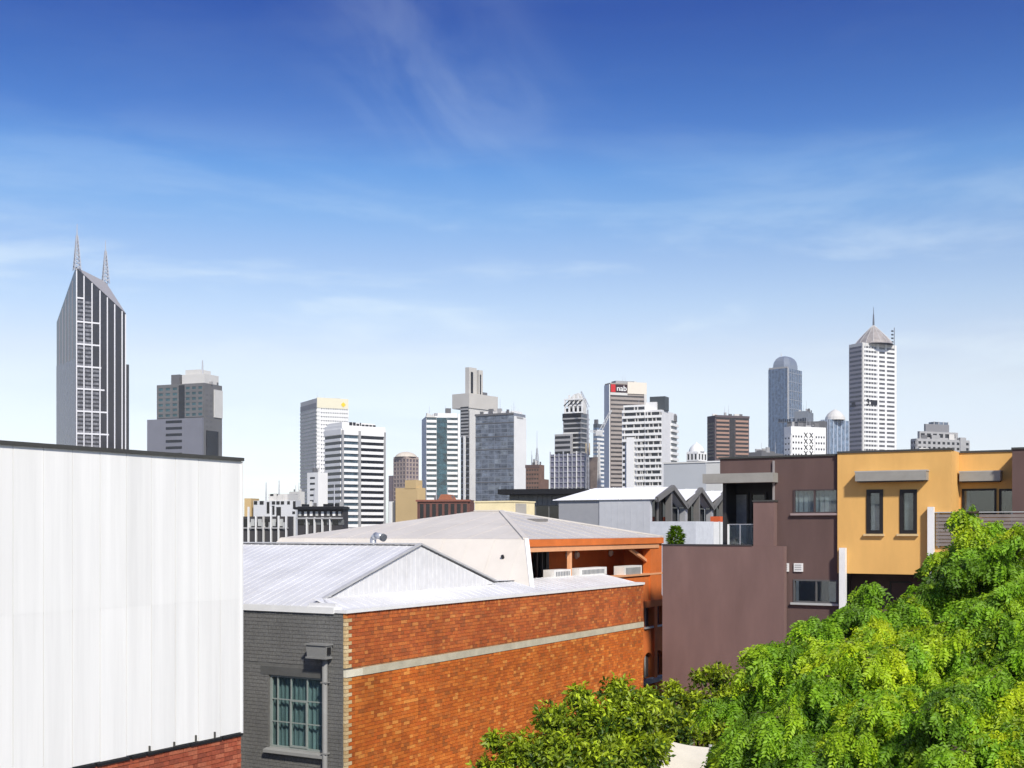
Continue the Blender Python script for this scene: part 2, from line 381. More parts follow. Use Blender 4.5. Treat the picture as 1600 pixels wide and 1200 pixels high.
# ================================================================== white clad warehouse on the left
aw, bw = -16.62, 18.14
T = Thing('clad_warehouse', 'tall white metal-clad warehouse with dark capping on a red brick base', 'warehouse', (aw, bw, 0))
core = T.box('wall', -32, aw-0.07, 1.0, bw-0.02, 0, 10.32, white_sheet)
basew = T.box('base_wall', -32, aw-0.035, 1.02, bw-0.04, 0, 4.90, mortar)
k = 0; b = bw
stainmat = white_sheet
while b > 6.0:
    w = 0.585
    off = 0.0008*(k % 3)
    T.part('cladding_sheet', MB().box(aw-0.05, aw-0.018+off, b-w+0.009, b, 7.62, 10.33), stainmat)
    lo = 4.985 + (0.0 if k % 2 else 0.01)
    T.part('cladding_sheet', MB().box(aw-0.056, aw-0.0195+off*0.6, b-w+0.013, b, lo, 7.64), stainmat)
    b -= w; k += 1
T.box('capping', aw-0.35, aw+0.03, 1.0, bw+0.04, 10.33, 10.395, cap_dark)
T.box('corner_trim', aw-0.06, aw+0.006, bw+0.001, bw+0.035, 4.97, 10.32, white_paint)
mb = MB()
x = 6.0
while x < bw-0.05:
    w = random.uniform(0.25, 0.9); zt = random.uniform(-0.012, 0.012)
    mb.box(aw-0.06, aw+0.03, x, min(x+w, bw), 4.925+zt, 4.975+zt*0.4); x += w+random.uniform(0, 0.05)
T.part('base_flashing', mb, black)
for q in (0.75, 1.25, 1.8, 2.4):
    T.box('bracket', aw-0.02, aw+0.022, bw-q-0.008, bw-q+0.008, 4.98, 5.0+random.uniform(0.03, 0.12), cap_dark)
bl = lay(1.1, bw-0.02, 0.05, 4.915)
brickwork(T, bl, 'a', aw, brick_red, brick_red, basew, 260, lambda q: (0 if (q[0] > 13.2 and q[2] > 3.75) else 1, -q[2]))

# ================================================================== brick warehouse
ax, by = -16.88, 21.78; LB = 16.4; ztop = 7.10
T = Thing('brick_warehouse', 'orange brick warehouse with grey painted end wall and white metal roof', 'warehouse', (ax, by, 0))
win = onb(420, 1055, by), onb(505, 1176, by)
wa0, wa1 = win[0][0], win[1][0]; wz1 = onb(420, 1054, by)[1]; wz0 = onb(460, 1172, by)[1]
# cores (behind the facing bricks)
sidew = T.box('side_wall', ax-0.30, ax-0.014, by+0.30, by+LB, 0, ztop, mortar_o)
mb = MB(); x0 = -31
mb.box(x0, wa0, by+0.010, by+0.30, 0, ztop); mb.box(wa1, ax-0.022, by+0.010, by+0.30, 0, ztop)
mb.box(wa0, wa1, by+0.010, by+0.30, 0, wz0); mb.box(wa0, wa1, by+0.010, by+0.30, wz1, ztop)
endw = T.part('end_wall', mb, mortar_g)
zb0, zb1 = 5.655, 5.83
bl = lay(by, by+LB, zb1+0.005, ztop-0.125) ; bl2 = lay(by, by+LB, 0.05, zb0-0.008)
# brick-on-edge course under the capping
x = by
soldier = []
while x < by+LB-0.05:
    soldier.append((x, x+0.076, ztop-0.115, ztop, False)); x += 0.086
brickwork(T, bl+soldier, 'a', ax, brick_upper, brick_cream, sidew, 120, lambda q: q[0])
brickwork(T, bl2, 'a', ax, brick_orange, brick_cream, sidew, 180, lambda q: (0 if q[2] > 3.9 else 1, q[0]))
band = T.box('stone_band', ax-0.06, ax+0.018, by+0.62, by+LB+0.002, zb0, zb1, M('band_concrete', (0.50, 0.46, 0.34), rough=0.85, var=0.15, scale=2.0))
T.box('stone_band', ax-0.06, ax+0.022, by+0.002, by+0.61, zb0+0.005, zb1-0.01, M('band_pale', (0.70, 0.66, 0.52), rough=0.85, var=0.1))
holes = [(wa0-0.02, wa1+0.02, wz0, wz1)]
bl = lay(-31, ax-0.062, 0.05, 5.80, holes) + lay(-31, ax-0.062, 5.83, ztop-0.02)
bl = [(p[0], p[1], p[2], p[3], False) for p in bl]
brickwork(T, bl, 'b', by, brick_grey, brick_grey, endw, 300, lambda q: (0 if (q[0] > -20.3 and q[2] > 5.0) else 1, -q[2]))
# window
wd = T.part('window', MB().box(wa0, wa0+0.05, by+0.05, by+0.12, wz0, wz1).box(wa1-0.05, wa1, by+0.05, by+0.12, wz0, wz1).box(wa0+0.05, wa1-0.05, by+0.05, by+0.12, wz0, wz0+0.05).box(wa0+0.05, wa1-0.05, by+0.05, by+0.12, wz1-0.05, wz1), M('steel_window_grey', (0.25, 0.28, 0.26), rough=0.5))
ww = wa1-wa0-0.1; cx = [wa0+0.05+0.17, wa0+0.05+0.17+(ww-0.17)*0.30, wa0+0.05+0.17+(ww-0.17)*0.655]
fr = M('steel_window_grey', None)
for xx in cx: T.box('mullion', xx-0.014, xx+0.014, by+0.055, by+0.10, wz0+0.05, wz1-0.05, fr, wd)
hz = wz1-wz0
rows = [wz0+0.05, wz0+hz*0.36, wz0+hz*0.67, wz1-0.05]
for zz in rows[1:3]: T.box('transom', wa0+0.05, wa1-0.05, by+0.058, by+0.098, zz-0.012, zz+0.012, fr, wd)
T.part('casement', MB().box(cx[1]-0.02, cx[1]+0.025, by+0.035, by+0.055, rows[0]+0.03, rows[2]).box(cx[2]-0.025, cx[2]+0.02, by+0.035, by+0.055, rows[0]+0.03, rows[2]).box(cx[1]-0.02, cx[2]+0.02, by+0.034, by+0.056, rows[0]+0.0, rows[0]+0.045).box(cx[1]-0.02, cx[2]+0.02, by+0.034, by+0.056, rows[2]-0.03, rows[2]+0.015), fr, wd)
pane_m = thin_glass('window_pane_tint', (0.86, 0.94, 0.94), 0.05)
xs = [wa0+0.05]+cx+[wa1-0.05]
for i in range(4):
    for j in range(3):
        T.box('pane', xs[i]+0.012, xs[i+1]-0.012, by+0.072, by+0.078, rows[j]+0.012, rows[j+1]-0.012, pane_m, wd)
cm = M('curtain_green', (0.19, 0.235, 0.235), rough=0.9, var=0.35, scale=3, stretch=(6, 1, 0.2))
mb = MB(); n = 40; pts = []
for i in range(n+1):
    xx = wa0+(wa1-wa0)*i/n; yy = by+0.20+0.025*math.sin(i*1.9)+0.01*math.sin(i*0.7); pts += [(xx, yy, wz0), (xx, yy, wz1)]
mb.poly(pts, [(2*i, 2*i+2, 2*i+3, 2*i+1) for i in range(n)])
T.part('curtain', mb, cm, wd)
T.box('room_back', wa0-0.3, wa1+0.3, by+0.9, by+0.95, wz0-0.3, wz1+0.3, M('room_dark', (0.03, 0.04, 0.04)), wd)
T.part('sill', MB().prism([(wa0-0.06, by-0.14, wz0-0.10), (wa0-0.06, by-0.14, wz0-0.03), (wa0-0.06, by+0.06, wz0+0.01), (wa0-0.06, by+0.06, wz0-0.12)], (wa1-wa0+0.12, 0, 0)), M('sill_grey', (0.27, 0.27, 0.255), rough=0.7), wd)
T.box('lintel', wa0-0.25, wa1+0.15, by-0.006, by+0.05, wz1+0.002, wz1+0.20, M('lintel_grey', (0.10, 0.10, 0.095), rough=0.6), endw)
# rainwater head and downpipe
ra0, rz1 = onb(490, 1006, by); ra1, rz0 = onb(521, 1026, by)
rh = T.part('rainwater_head', MB().prism([(ra0+0.03, by-0.05, rz0), (ra1-0.03, by-0.05, rz0), (ra1, by-0.05, rz1), (ra0, by-0.05, rz1)], (0, -0.22, 0)).box(ra0-0.02, ra1+0.02, by-0.30, by-0.03, rz1, rz1+0.035).box(ra0+0.0, ra1+0.0, by-0.29, by-0.04, rz0-0.04, rz0), M('rainhead_grey', (0.22, 0.22, 0.21), rough=0.6))
T.box('outlet', ra1-0.005, ra1+0.012, by-0.22, by-0.10, rz0+0.06, rz1-0.04, black, rh)
pc = onb(511.5, 1100, by)[0]
dp = T.part('downpipe', MB().tube((pc, by-0.09, 0.1), (pc, by-0.09, rz0), 0.062, n=14), M('rainhead_grey', None), smooth=True)
for zz in (rz0-0.6, rz0-2.2, rz0-4.0): T.box('pipe_clip', pc-0.08, pc+0.08, by-0.155, by-0.005, zz, zz+0.03, M('rainhead_grey', None), dp)
# capping and roof
T.box('capping', ax-0.30, ax+0.045, by-0.03, by+LB+0.03, ztop, ztop+0.075, white_paint)
T.box('capping', -31, ax-0.302, by-0.045, by+0.25, ztop-0.02, ztop+0.125, white_paint)
t0 = 1.05; sr = 4.43; zr = 8.57; ze = 7.22; aL = -31
ag = ax-t0
zs = lambda s: ze+(zr-ze)*s/sr
roofA = [(ag, by+0.02, zs(0.0)), (aL, by+0.02, zs(0.0)), (aL, by+sr, zr), (ag, by+sr, zr)]
sheet_roof(T, 'roof_sheet', roofA, (-1, 0, 0), 0.76, white_roof, rib=0.009, ribs=3)
roofB = [(ag, by+sr, zr), (aL, by+sr, zr), (aL, by+8.3, 7.48), (ag, by+8.3, 7.48)]
sheet_roof(T, 'roof_sheet', roofB, (-1, 0, 0), 0.76, white_roof, rib=0.009, ribs=3)
sheet_roof(T, 'gable_sheet', [(ag+0.02, by+0.2, zs(0.2)-0.06), (ag+0.02, by+8.25, 7.42), (ag+0.02, by+sr, zr-0.02)], (0, 1, 0), 0.6, M('gable_white', (0.66, 0.66, 0.66), rough=0.5, var=0.08), rib=0.010, ribs=3)
sheet_roof(T, 'roof_sheet', [(ax-0.30, by+0.10, ztop+0.06), (ax-0.30, by+8.8, ztop+0.06), (ag, by+8.3, 7.46), (ag, by+0.10, zs(0.45)-0.03)], (0, 1, 0), 0.76, white_roof, rib=0.012, ribs=2)
sheet_roof(T, 'roof_sheet', [(ax-0.30, by+8.8, ztop+0.06), (ax-0.30, by+LB, ztop+0.06), (ax-1.62, by+LB, 7.40), (ax-1.62, by+8.8, 7.47), (ag, by+8.3, 7.46)], (0, 1, 0), 0.76, white_roof, rib=0.012, ribs=2)
T.part('valley_gutter', MB().poly([(ax-1.4, by+8.3, 7.47), (aL, by+8.3, 7.47), (aL, by+10.4, 7.44), (ax-1.4, by+10.4, 7.44)], [(0,1,2,3)]), white_roof)
def bar(T, name, p, q, w, h, mat, parent=None):
    p = Vector(p); q = Vector(q); d = (q-p).normalized(); sx = d.cross(Vector((0,0,1)))
    if sx.length < 1e-4: sx = Vector((1,0,0))
    sx.normalize(); up = sx.cross(d)
    c = [p-sx*w/2-up*h/2, p+sx*w/2-up*h/2, p+sx*w/2+up*h/2, p-sx*w/2+up*h/2]
    return T.part(name, MB().prism(c, q-p), mat, parent)
bar(T, 'barge_capping', (ag+0.04, by+0.40, zs(0.40)+0.02), (ag+0.04, by+sr, zr+0.03), 0.10, 0.045, grey_flash)
bar(T, 'barge_capping', (ag+0.04, by+sr, zr+0.04), (ag+0.04, by+8.25, 7.51), 0.10, 0.045, grey_flash)
bar(T, 'ridge_capping', (ag-0.02, by+sr, zr+0.035), (aL, by+sr, zr+0.035), 0.26, 0.035, grey_flash)
bar(T, 'hip_capping', (ax-0.55, by+0.08, 7.24), (ag+0.03, by+0.40, zs(0.44)+0.01), 0.10, 0.05, grey_flash)
T.box('eave_closer', ag-0.02, ax-0.31, by+0.03, by+0.13, ztop+0.05, 7.31, white_roof)

# ================================================================== orange rendered building with the cream hip roof
af, bf = -18.4, 32.7; be = 43.4; al = -28.2; ze = 8.67; za = 9.62
T = Thing('rendered_apartments', 'orange rendered building with cream hipped metal roof and open roof terrace', 'building', (af, bf, 0))
ca, cb = -23.5, 38.0; ra = -22.4
ap = (ca, cb-0.2, za); ap2 = (ca, cb+0.2, za)
over = 0.10
sheet_roof(T, 'roof_sheet', [(al, bf, ze), (af, bf, ze), (ra, cb, za), (ca, cb, za)], (1, 0, 0), 0.95, cream_roof, rib=0.006)
sheet_roof(T, 'roof_sheet', [(af, bf, ze), (af, be, ze), (ra, cb, za)], (0, 1, 0), 0.95, grey_roof, rib=0.02)
sheet_roof(T, 'roof_sheet', [(al, bf, ze), (al, be, ze), (ca, cb, za)], (0, 1, 0), 0.95, cream_roof, rib=0.006)
sheet_roof(T, 'roof_sheet', [(al, be, ze), (af, be, ze), (ra, cb, za), (ca, cb, za)], (1, 0, 0), 0.95, cream_roof, rib=0.006)
# steep lower slope to the front, its right edge stands beside the terrace
af2 = af+0.75; bf2 = bf-1.0; zl = 7.2
sheet_roof(T, 'roof_sheet', [(al-0.8, bf2, zl), (af2, bf2, zl), (af, bf, ze-0.004), (al, bf, ze-0.004)], (1, 0, 0), 0.95, cream_roof, rib=0.006)
bar(T, 'hip_capping', (af, bf, ze+0.03), (ra, cb, za+0.03), 0.16, 0.05, cream_roof)
bar(T, 'hip_capping', (af, be, ze+0.03), (ra, cb, za+0.03), 0.16, 0.05, grey_roof)
bar(T, 'edge_flashing', (af2+0.03, bf2+0.02, zl), (af+0.03, bf+0.02, ze), 0.13, 0.07, white_paint)
bar(T, 'ridge_capping', (ca, cb, za+0.03), (ra, cb, za+0.03), 0.2, 0.05, cream_roof)
T.box('floor_slab', al, af+0.02, bf+0.05, be, 6.05, 6.3, orange_paint)
# main walls
sw = T.part('side_wall', MB().box(-18.75, -18.5, bf, 41.1, 0, 7.25), orange_paint)
fz = T.box('fascia', af-0.12, af+0.06, bf+0.1, be, 8.44, 8.66, orange_paint)
T.box('soffit_beam', af-0.22, af+0.02, bf+0.12, be-0.35, 8.27, 8.435, orange_pale)
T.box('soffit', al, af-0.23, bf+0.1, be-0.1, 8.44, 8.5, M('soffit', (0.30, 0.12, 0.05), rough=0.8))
T.box('terrace_back_wall', -20.1, -19.9, bf+0.2, be, 6.3, 8.438, orange_paint)
T.box('terrace_end_wall', -19.89, -18.42, be-0.25, be, 6.3, 8.438, orange_paint)
T.box('terrace_side_wall', -19.89, -18.9, bf+0.15, bf+0.35, 6.3, 8.438, M('dark_joinery', (0.04, 0.035, 0.03)))
b0, _ = ona(1013, 870, -18.5)
T.box('corner_pier', -18.72, -18.41, b0, be-0.255, 6.3, 8.43, orange_paint)
T.box('corner_post', af-0.16, af-0.04, *(lambda q: (q-0.06, q+0.06))(ona(894, 870, af)[0]), 7.2, 8.268, orange_pale)
for px_ in (838, 846, 853):
    q = ona(px_, 880, -19.8)[0]; T.box('sliding_door', -19.82, -19.76, q-0.05, q+0.05, 6.3, 8.43, frame_dark)
q0 = ona(833, 880, -19.85)[0]; q1 = ona(858, 880, -19.85)[0]
T.box('sliding_door', -19.899, -19.85, q0, q1, 6.3, 8.43, glass_dark)
bar(T, 'stair_wall', (-18.62, ona(985, 853, -18.62)[0], 8.25), (-18.62, ona(1031, 892, -18.62)[0], 7.35), 0.12, 0.10, orange_pale)
bq0 = ona(940, 900, -18.5)[0]
T.box('parapet', -18.72, -18.46, bq0, be, 6.3, 7.26, orange_paint)
T.box('parapet_coping', -18.76, -18.40, bq0, be+0.05, 7.262, 7.33, orange_pale)
# the wall round the two arched windows on each floor
def arch(bc, w, z0, z1, n=10):
    r = w/2; pts = [(bc-r, z0)]+[(bc-r*math.cos(math.pi*i/n), z1-r*0.75+r*0.75*math.sin(math.pi*i/n)) for i in range(n+1)]+[(bc+r, z0)]
    return pts
wb1 = ona(1013, 950, -18.5)[0]; wb2 = ona(1029.5, 950, -18.5)[0]
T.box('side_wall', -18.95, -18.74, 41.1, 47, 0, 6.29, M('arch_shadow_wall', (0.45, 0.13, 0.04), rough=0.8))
mb = MB(); wwid = 0.74
def wall_with_arch(mb, lo, hi, bc, z0, z1, ztopw, zbot):
    a_ = arch(bc, wwid, z0, z1)
    top = [(lo, ztopw), (hi, ztopw)]
    # left, right, below, and fans above the arch
    mb.box(-18.74, -18.5, lo, bc-wwid/2, zbot, ztopw); mb.box(-18.74, -18.5, bc+wwid/2, hi, zbot, ztopw)
    mb.box(-18.74, -18.5, bc-wwid/2, bc+wwid/2, zbot, z0)
    for i in range(1, len(a_)-2):
        p, q = a_[i], a_[i+1]
        mb.prism([(-18.5, p[0], p[1]), (-18.5, q[0], q[1]), (-18.5, q[0], ztopw), (-18.5, p[0], ztopw)], (-0.24, 0, 0))
zA1 = ona(1029, 925, -18.5)[1]; zA0 = ona(1029, 976, -18.5)[1]; zB1 = ona(1029, 1016, -18.5)[1]; zB0 = ona(1029, 1055, -18.5)[1]
mid = (wb1+wb2)/2
for lo, hi, bc in ((41.1, mid, wb1), (mid, 47.0, wb2)):
    m_ = MB(); wall_with_arch(m_, lo, hi, bc, zA0, zA1, 6.295, 5.0) ; T.part('side_wall', m_, orange_paint)
    m_ = MB(); wall_with_arch(m_, lo, hi, bc, zB0, zB1, 4.999, 0.0); T.part('side_wall', m_, orange_paint)
    for z0, z1 in ((zA0, zA1), (zB0, zB1)):
        wn = T.part('window', MB().prism([(-18.66, p[0], p[1]) for p in arch(bc, wwid-0.01, z0, z1)], (-0.05, 0, 0)), glass_grey)
        T.box('frame', -18.655, -18.62, bc-0.02, bc+0.02, z0, z1-0.02, frame_grey, wn)
        T.box('sill', -18.66, -18.42, bc-wwid/2-0.05, bc+wwid/2+0.05, z0-0.07, z0-0.002, frame_grey, wn)
T.box('pilaster', -18.5, -18.40, mid-0.14, mid+0.14, 0, 6.2, orange_paint)
T.box('plinth', -18.5, -18.3, 41.1, 47, 3.2, 3.35, M('plinth_grey', (0.35, 0.34, 0.33)))
# wall lamps
for px_, py_, aa in ((886, 867, -19.9), (900, 867, -19.9), (953, 864, -19.9), (1010, 862, -18.72)):
    bb, zz = ona(px_, py_, aa)
    L_ = Thing('wall_lamp', {886: 'round white bulkhead lamp between the terrace sliding door and the post', 900: 'round white bulkhead lamp just past the slim terrace post', 953: 'round white bulkhead lamp in the middle of the bare orange terrace wall', 1010: 'round white bulkhead lamp near the terrace corner pier'}[px_], 'lamp', (aa, bb, zz), group='terrace wall lamps')
    L_.part('lamp_shade', MB().tube((aa+0.03, bb, zz), (aa+0.10, bb, zz), 0.13, 0.10, n=16), white_paint, smooth=False)
    L_.part('base_plate', MB().tube((aa+0.0, bb, zz), (aa+0.03, bb, zz), 0.15, n=16), steel)
# air conditioners and lattice screens standing on the roof edge of the terrace
acm = M('condenser_white', (0.74, 0.73, 0.69), rough=0.5, var=0.06); acg = M('condenser_grille', (0.20, 0.21, 0.22), rough=0.6)
def condenser(px0, px1, py0, a_, label):
    b0 = ona(px0, 900, a_)[0]; b1 = ona(px1, 900, a_)[0]; z1 = ona((px0+px1)/2, py0, a_)[1]; z0 = 7.41 if a_ > -18.45 else 7.262
    A = Thing('air_conditioner', label, 'air conditioner', (a_, b0, z0), group='condensers at the terrace edge')
    A.box('casing', a_-0.4, a_, b0, b1, z0, z1, acm)
    w = b1-b0; n = max(5, int(w/0.12))
    for i in range(n):
        bb = b0+w*(0.12+0.76*i/(n-1)); A.box('grille_bar', a_+0.001, a_+0.02, bb-0.02, bb+0.02, z0+0.06, z1-0.06, acg)
    A.box('base_rail', a_-0.38, a_+0.03, b0+0.03, b0+0.1, z0-0.02, z0, acg)
condenser(866, 892, 890, -18.38, 'cream air conditioner beside the sloping roof flashing')
condenser(905, 948, 887, -18.36, 'long grey-grilled air conditioner in the middle of the terrace edge')
condenser(975, 1003, 884, -18.47, 'white air conditioner on the parapet by the corner pier')
S = Thing('vent_pipe', 'bent galvanised flue pipe rising above the white roof ridge', 'pipe', (-24.35, by+sr+0.6, 8.35))
pa = onb(583, 848, by+sr+0.9); pb = onb(598, 838, by+sr+0.9); bbp = by+sr+0.9
mb = MB(); zt = pb[1]
mb.tube((pa[0], bbp, 8.1), (pa[0], bbp, zt-0.05), 0.085, n=14); mb.tube((pa[0], bbp, zt-0.08), (pa[0]+0.10, bbp-0.02, zt+0.03), 0.085, n=14); mb.tube((pa[0]+0.09, bbp-0.02, zt+0.03), (pb[0]+0.03, bbp-0.05, zt-0.02), 0.085, n=14)
S.org = (-24.35, by+sr+0.6, 8.35); S.part('pipe', mb, M('galvanised', (0.62, 0.64, 0.66), rough=0.35, metal=0.5), smooth=True)
S.part('cowl', MB().tube((pb[0]+0.02, bbp-0.05, zt-0.02), (pb[0]+0.10, bbp-0.06, zt-0.05), 0.105, n=14), M('cowl_dark', (0.12, 0.13, 0.14)))
# lift overrun box on the ridge
lb = 39.6
a0, z1 = onb(742, 783, lb); a1, _ = onb(803, 783, lb)
X = Thing('roof_plant_box', 'cream rendered plant box on top of the hipped roof', 'roof box', (a0, lb, 9.2))
X.box('wall', a0, a1, lb, lb+1.6, 9.0, z1-0.05, cream_paint)
X.box('capping', a0-0.03, a1+0.03, lb-0.03, lb+1.63, z1-0.05, z1, cream_paint)
X.box('hatch', a1+0.001, a1+0.03, lb+0.1, lb+0.9, 9.3, z1-0.1, M('hatch_grey', (0.38, 0.36, 0.32)))
# roof fittings
for px_, py_, w_ in ((840, 817, 0.35), (786, 853, 0.05)):
    V = Thing('roof_vent', 'flat dark vent on the grey roof slope' if w_ > 0.1 else 'tiny dark roof penetration on the cream slope', 'vent', (0, 0, 0), world=None)
    if w_ > 0.1:
        bb, zz = ona(px_, py_, -20.9); V.org = (-20.9, bb, zz)
        V.root.location = W(-20.9, bb, 9.0); V.org = (-20.9, bb, 9.0)
        zz = ze+(za-ze)*((-18.4+20.9)/4.0); V.box('vent_cap', -21.05, -20.75, bb-0.5, bb+0.5, zz-0.02, zz+0.09, M('vent_grey', (0.20, 0.19, 0.18)))
    else:
        fr_ = 0.35; bb = bf2+(bf-bf2)*0.6; zz = zl+(ze-zl)*0.6; aa = onb(px_, py_, bb)[0]
        V.root.location = W(aa, bb, zz); V.org = (aa, bb, zz); V.part('vent_cap', MB().tube((aa, bb+0.05, zz-0.05), (aa, bb-0.05, zz+0.09), 0.05, n=10), black)

# ================================================================== brown and yellow townhouses
bg_, bm_, by_, br_ = 38.1, 38.45, 38.32, 39.55
def P(px, py, b): return onb(px, py, b)
def window(T, px0, px1, py0, py1, b, glass, framem, fw=0.06, mull=(), sill=None, depth=0.10, parent=None, refpx=None, blind=None):
    a0, z1 = P(px0, py0, b); a1, _ = P(px1, py0, b); z0 = P(refpx or px0, py1, b)[1]
    wn = T.part('window', MB().box(a0, a0+fw, b-0.03, b+depth, z0, z1).box(a1-fw, a1, b-0.03, b+depth, z0, z1).box(a0+fw, a1-fw, b-0.03, b+depth, z0, z0+fw).box(a0+fw, a1-fw, b-0.03, b+depth, z1-fw, z1), framem, parent)
    xs = [a0+fw]+[a0+(a1-a0)*m for m in mull]+[a1-fw]
    if blind:
        glass = clear_pane; bmat, f0, f1, u0, u1 = blind
        n_ = 24; mbb = MB(); pts = []; q0, q1 = a0+fw+(a1-a0-2*fw)*u0, a0+fw+(a1-a0-2*fw)*u1
        for i in range(n_+1): yy = b+0.13+0.018*math.sin(i*2.1)+0.006*math.sin(i*0.6); xx = q0+(q1-q0)*i/n_; pts += [(xx, yy, z0+(z1-z0)*f0), (xx, yy, z0+(z1-z0)*f1)]
        mbb.poly(pts, [(2*i, 2*i+2, 2*i+3, 2*i+1) for i in range(n_)]); T.part('blind', mbb, bmat, wn)
        T.box('room_back', a0-0.1, a1+0.1, b+0.9, b+0.95, z0-0.2, z1+0.2, M('room_dark', None), wn)
    for m in mull: T.box('mullion', a0+(a1-a0)*m-0.025, a0+(a1-a0)*m+0.025, b-0.02, b+0.06, z0+fw, z1-fw, framem, wn)
    for i in range(len(xs)-1):
        T.box('pane', xs[i]+(0.026 if i else 0.0), xs[i+1]-(0.026 if i < len(xs)-2 else 0.0), b+0.03, b+0.05, z0+fw, z1-fw, glass, wn)
    if sill: T.box('sill', a0-0.08, a1+0.04, b-0.10, b+0.02, z0-0.07, z0-0.002, sill, wn)
    return wn
def holed(mb, a0, a1, z0, z1, b0, b1, holes):
    """wall slab with rectangular openings (a0,a1,z0,z1), openings in one or more rows"""
    zs_ = sorted({z0, z1}|{h[2] for h in holes}|{h[3] for h in holes})
    for i in range(len(zs_)-1):
        q0, q1 = zs_[i], zs_[i+1]; hs = sorted([h for h in holes if h[2] < (q0+q1)/2 < h[3]])
        x = a0
        for h in hs: mb.box(x, h[0], b0, b1, q0, q1); x = h[1]
        mb.box(x, a1, b0, b1, q0, q1)
    return mb
def hole(px0, px1, py0, py1, b):
    a0, z1 = P(px0, py0, b); a1, _ = P(px1, py0, b); z0 = P(px0, py1, b)[1]; return (a0, a1, z0, z1)

clear_pane = thin_glass('clear_pane', (0.80, 0.86, 0.87), 0.09)
blind_g = M('blind_grey', (0.30, 0.30, 0.31), rough=0.9, var=0.2, scale=4); blind_p = M('curtain_pale', (0.55, 0.54, 0.50), rough=0.9, var=0.15, scale=4)
# ---- brown house
aBL = P(1035, 853, bg_)[0]; aBR = P(1225, 853, bg_)[0]; zG = P(1130, 853, bg_)[1]
aM0 = P(1210, 716, bm_)[0]; aM1 = P(1310, 712, bm_)[0]; zT = P(1310, 712, bm_)[1]; aU0 = P(1125, 718, bm_)[0]
T = Thing('brown_townhouse', 'dark brown rendered townhouse with blank lower wall, roof terrace and flat canopy', 'townhouse', (aM0, bm_, 0))
T.box('blank_wall', aBL, aBR, bg_, bg_+0.28, 0, zG, brown_block)
T.box('blank_side_wall', aBL+2.4, aBL+2.6, bg_+0.281, bg_+5, 0, zG-0.05, brown_block)
T.box('wall_coping', aBL-0.01, P(1175, 853, bg_)[0], bg_-0.02, bg_+0.32, zG, zG+0.05, M('coping_brown', (0.05, 0.045, 0.045)))
T.box('terrace_floor', aBL+2.61, aM0+0.1, bg_+0.285, bg_+5, zG-0.7, zG-0.45, M('terrace_tile', (0.25, 0.24, 0.23)))
h1 = hole(1240, 1309, 765, 802, bm_); h2 = hole(1240, 1309, 905, 941, bm_)
T.part('front_wall', holed(MB(), aM0, aM1, 0, zT, bm_, bm_+0.25, [h1, h2]), brown_render)
T.box('upper_wall', aU0, aM0-0.004, bm_+0.004, bm_+0.25, P(1165, 745, bm_)[1], zT-0.01, brown_render)
T.box('roof', aU0, aM1, bm_+0.26, bm_+8, zT-0.3, zT-0.1, cap_dark)
T.box('party_wall', aM1-0.2, aM1-0.01, bm_+0.262, bm_+8, 0, zT-0.31, brown_render)
T.box('capping', aU0-0.04, aM1, bm_-0.05, bm_+0.3, zT+0.0, zT+0.06, cap_dark)
window(T, 1240, 1309, 765, 802, bm_, glass_grey, M('frame_brown', (0.07, 0.05, 0.05), rough=0.5), mull=(0.48,), sill=M('sill_brown_pale', (0.32, 0.25, 0.24)), fw=0.04, blind=(blind_g, 0.0, 1.0, 0.0, 1.0))
window(T, 1240, 1309, 905, 941, bm_, glass_dark, M('frame_lower', (0.10, 0.10, 0.10), rough=0.5), mull=(0.52,), sill=frame_grey, fw=0.05, blind=(blind_p, 0.0, 1.0, 0.80, 1.0))
for p0, p1 in ((1223.5, 1233), (1241, 1255)):
    q0, z1 = P(p0, 880, bm_); q1, _ = P(p1, 880, bm_); z0 = P(p0, 893, bm_)[1]
    vt = T.box('wall_vent', q0, q1, bm_-0.05, bm_, z0, z1, white_paint)
    for i in range(3): T.box('louvre', q0+0.04, q1-0.04, bm_-0.062, bm_-0.051, z0+0.06+i*0.07, z0+0.09+i*0.07, frame_grey, vt)
# canopy
c0, z1 = P(1127, 740, bm_-0.5); c1, _ = P(1208, 740, bm_-0.5); z0 = P(1160, 754, bm_-0.5)[1]
T.box('canopy', c0-0.65, c1, bm_-0.5, bm_-0.002, z0, z1, canopy_grey)
T.box('downpipe', P(1209.5, 720, bm_)[0]-0.03, P(1209.5, 720, bm_)[0]+0.03, bm_-0.07, bm_-0.01, P(1209, 783, bm_)[1], zT-0.1, M('pipe_pale', (0.3, 0.27, 0.26)))
# recessed terrace doors
bd = bm_+1.3
T.box('terrace_back_wall', aU0, aM0, bd, bd+0.2, zG-0.45, P(1165, 745, bm_)[1], M('dark_cladding', (0.035, 0.034, 0.036), rough=0.6))
T.box('terrace_ceiling', aU0, aM0-0.01, bm_+0.255, bd, P(1165, 748, bm_)[1], P(1165, 745, bm_)[1], M('dark_cladding', None))
window(T, 1141, 1170, 770, 852, bd-0.06, GL('door_glass_pale', (0.34, 0.36, 0.40), rough=0.12), frame_dark, fw=0.07)
window(T, 1172, 1198, 770, 852, bd-0.06, glass_dark, frame_dark, fw=0.07)
T.box('side_screen', aU0, aU0+0.12, bm_+0.26, bd-0.05, zG-0.4, P(1165, 750, bm_)[1], M('dark_cladding', None))
p0, pz = P(1177, 784, bg_); p1, _ = P(1209, 784, bg_)
T.box('terrace_pier', p0, p1, bg_+0.003, bg_+0.34, zG+0.002, pz, brown_block)
T.box('pier_coping', p0-0.03, p1+0.03, bg_-0.03, bg_+0.37, pz, pz+0.05, cap_dark)
g0, gz = P(1137, 820, bg_); g1, _ = P(1175, 820, bg_)
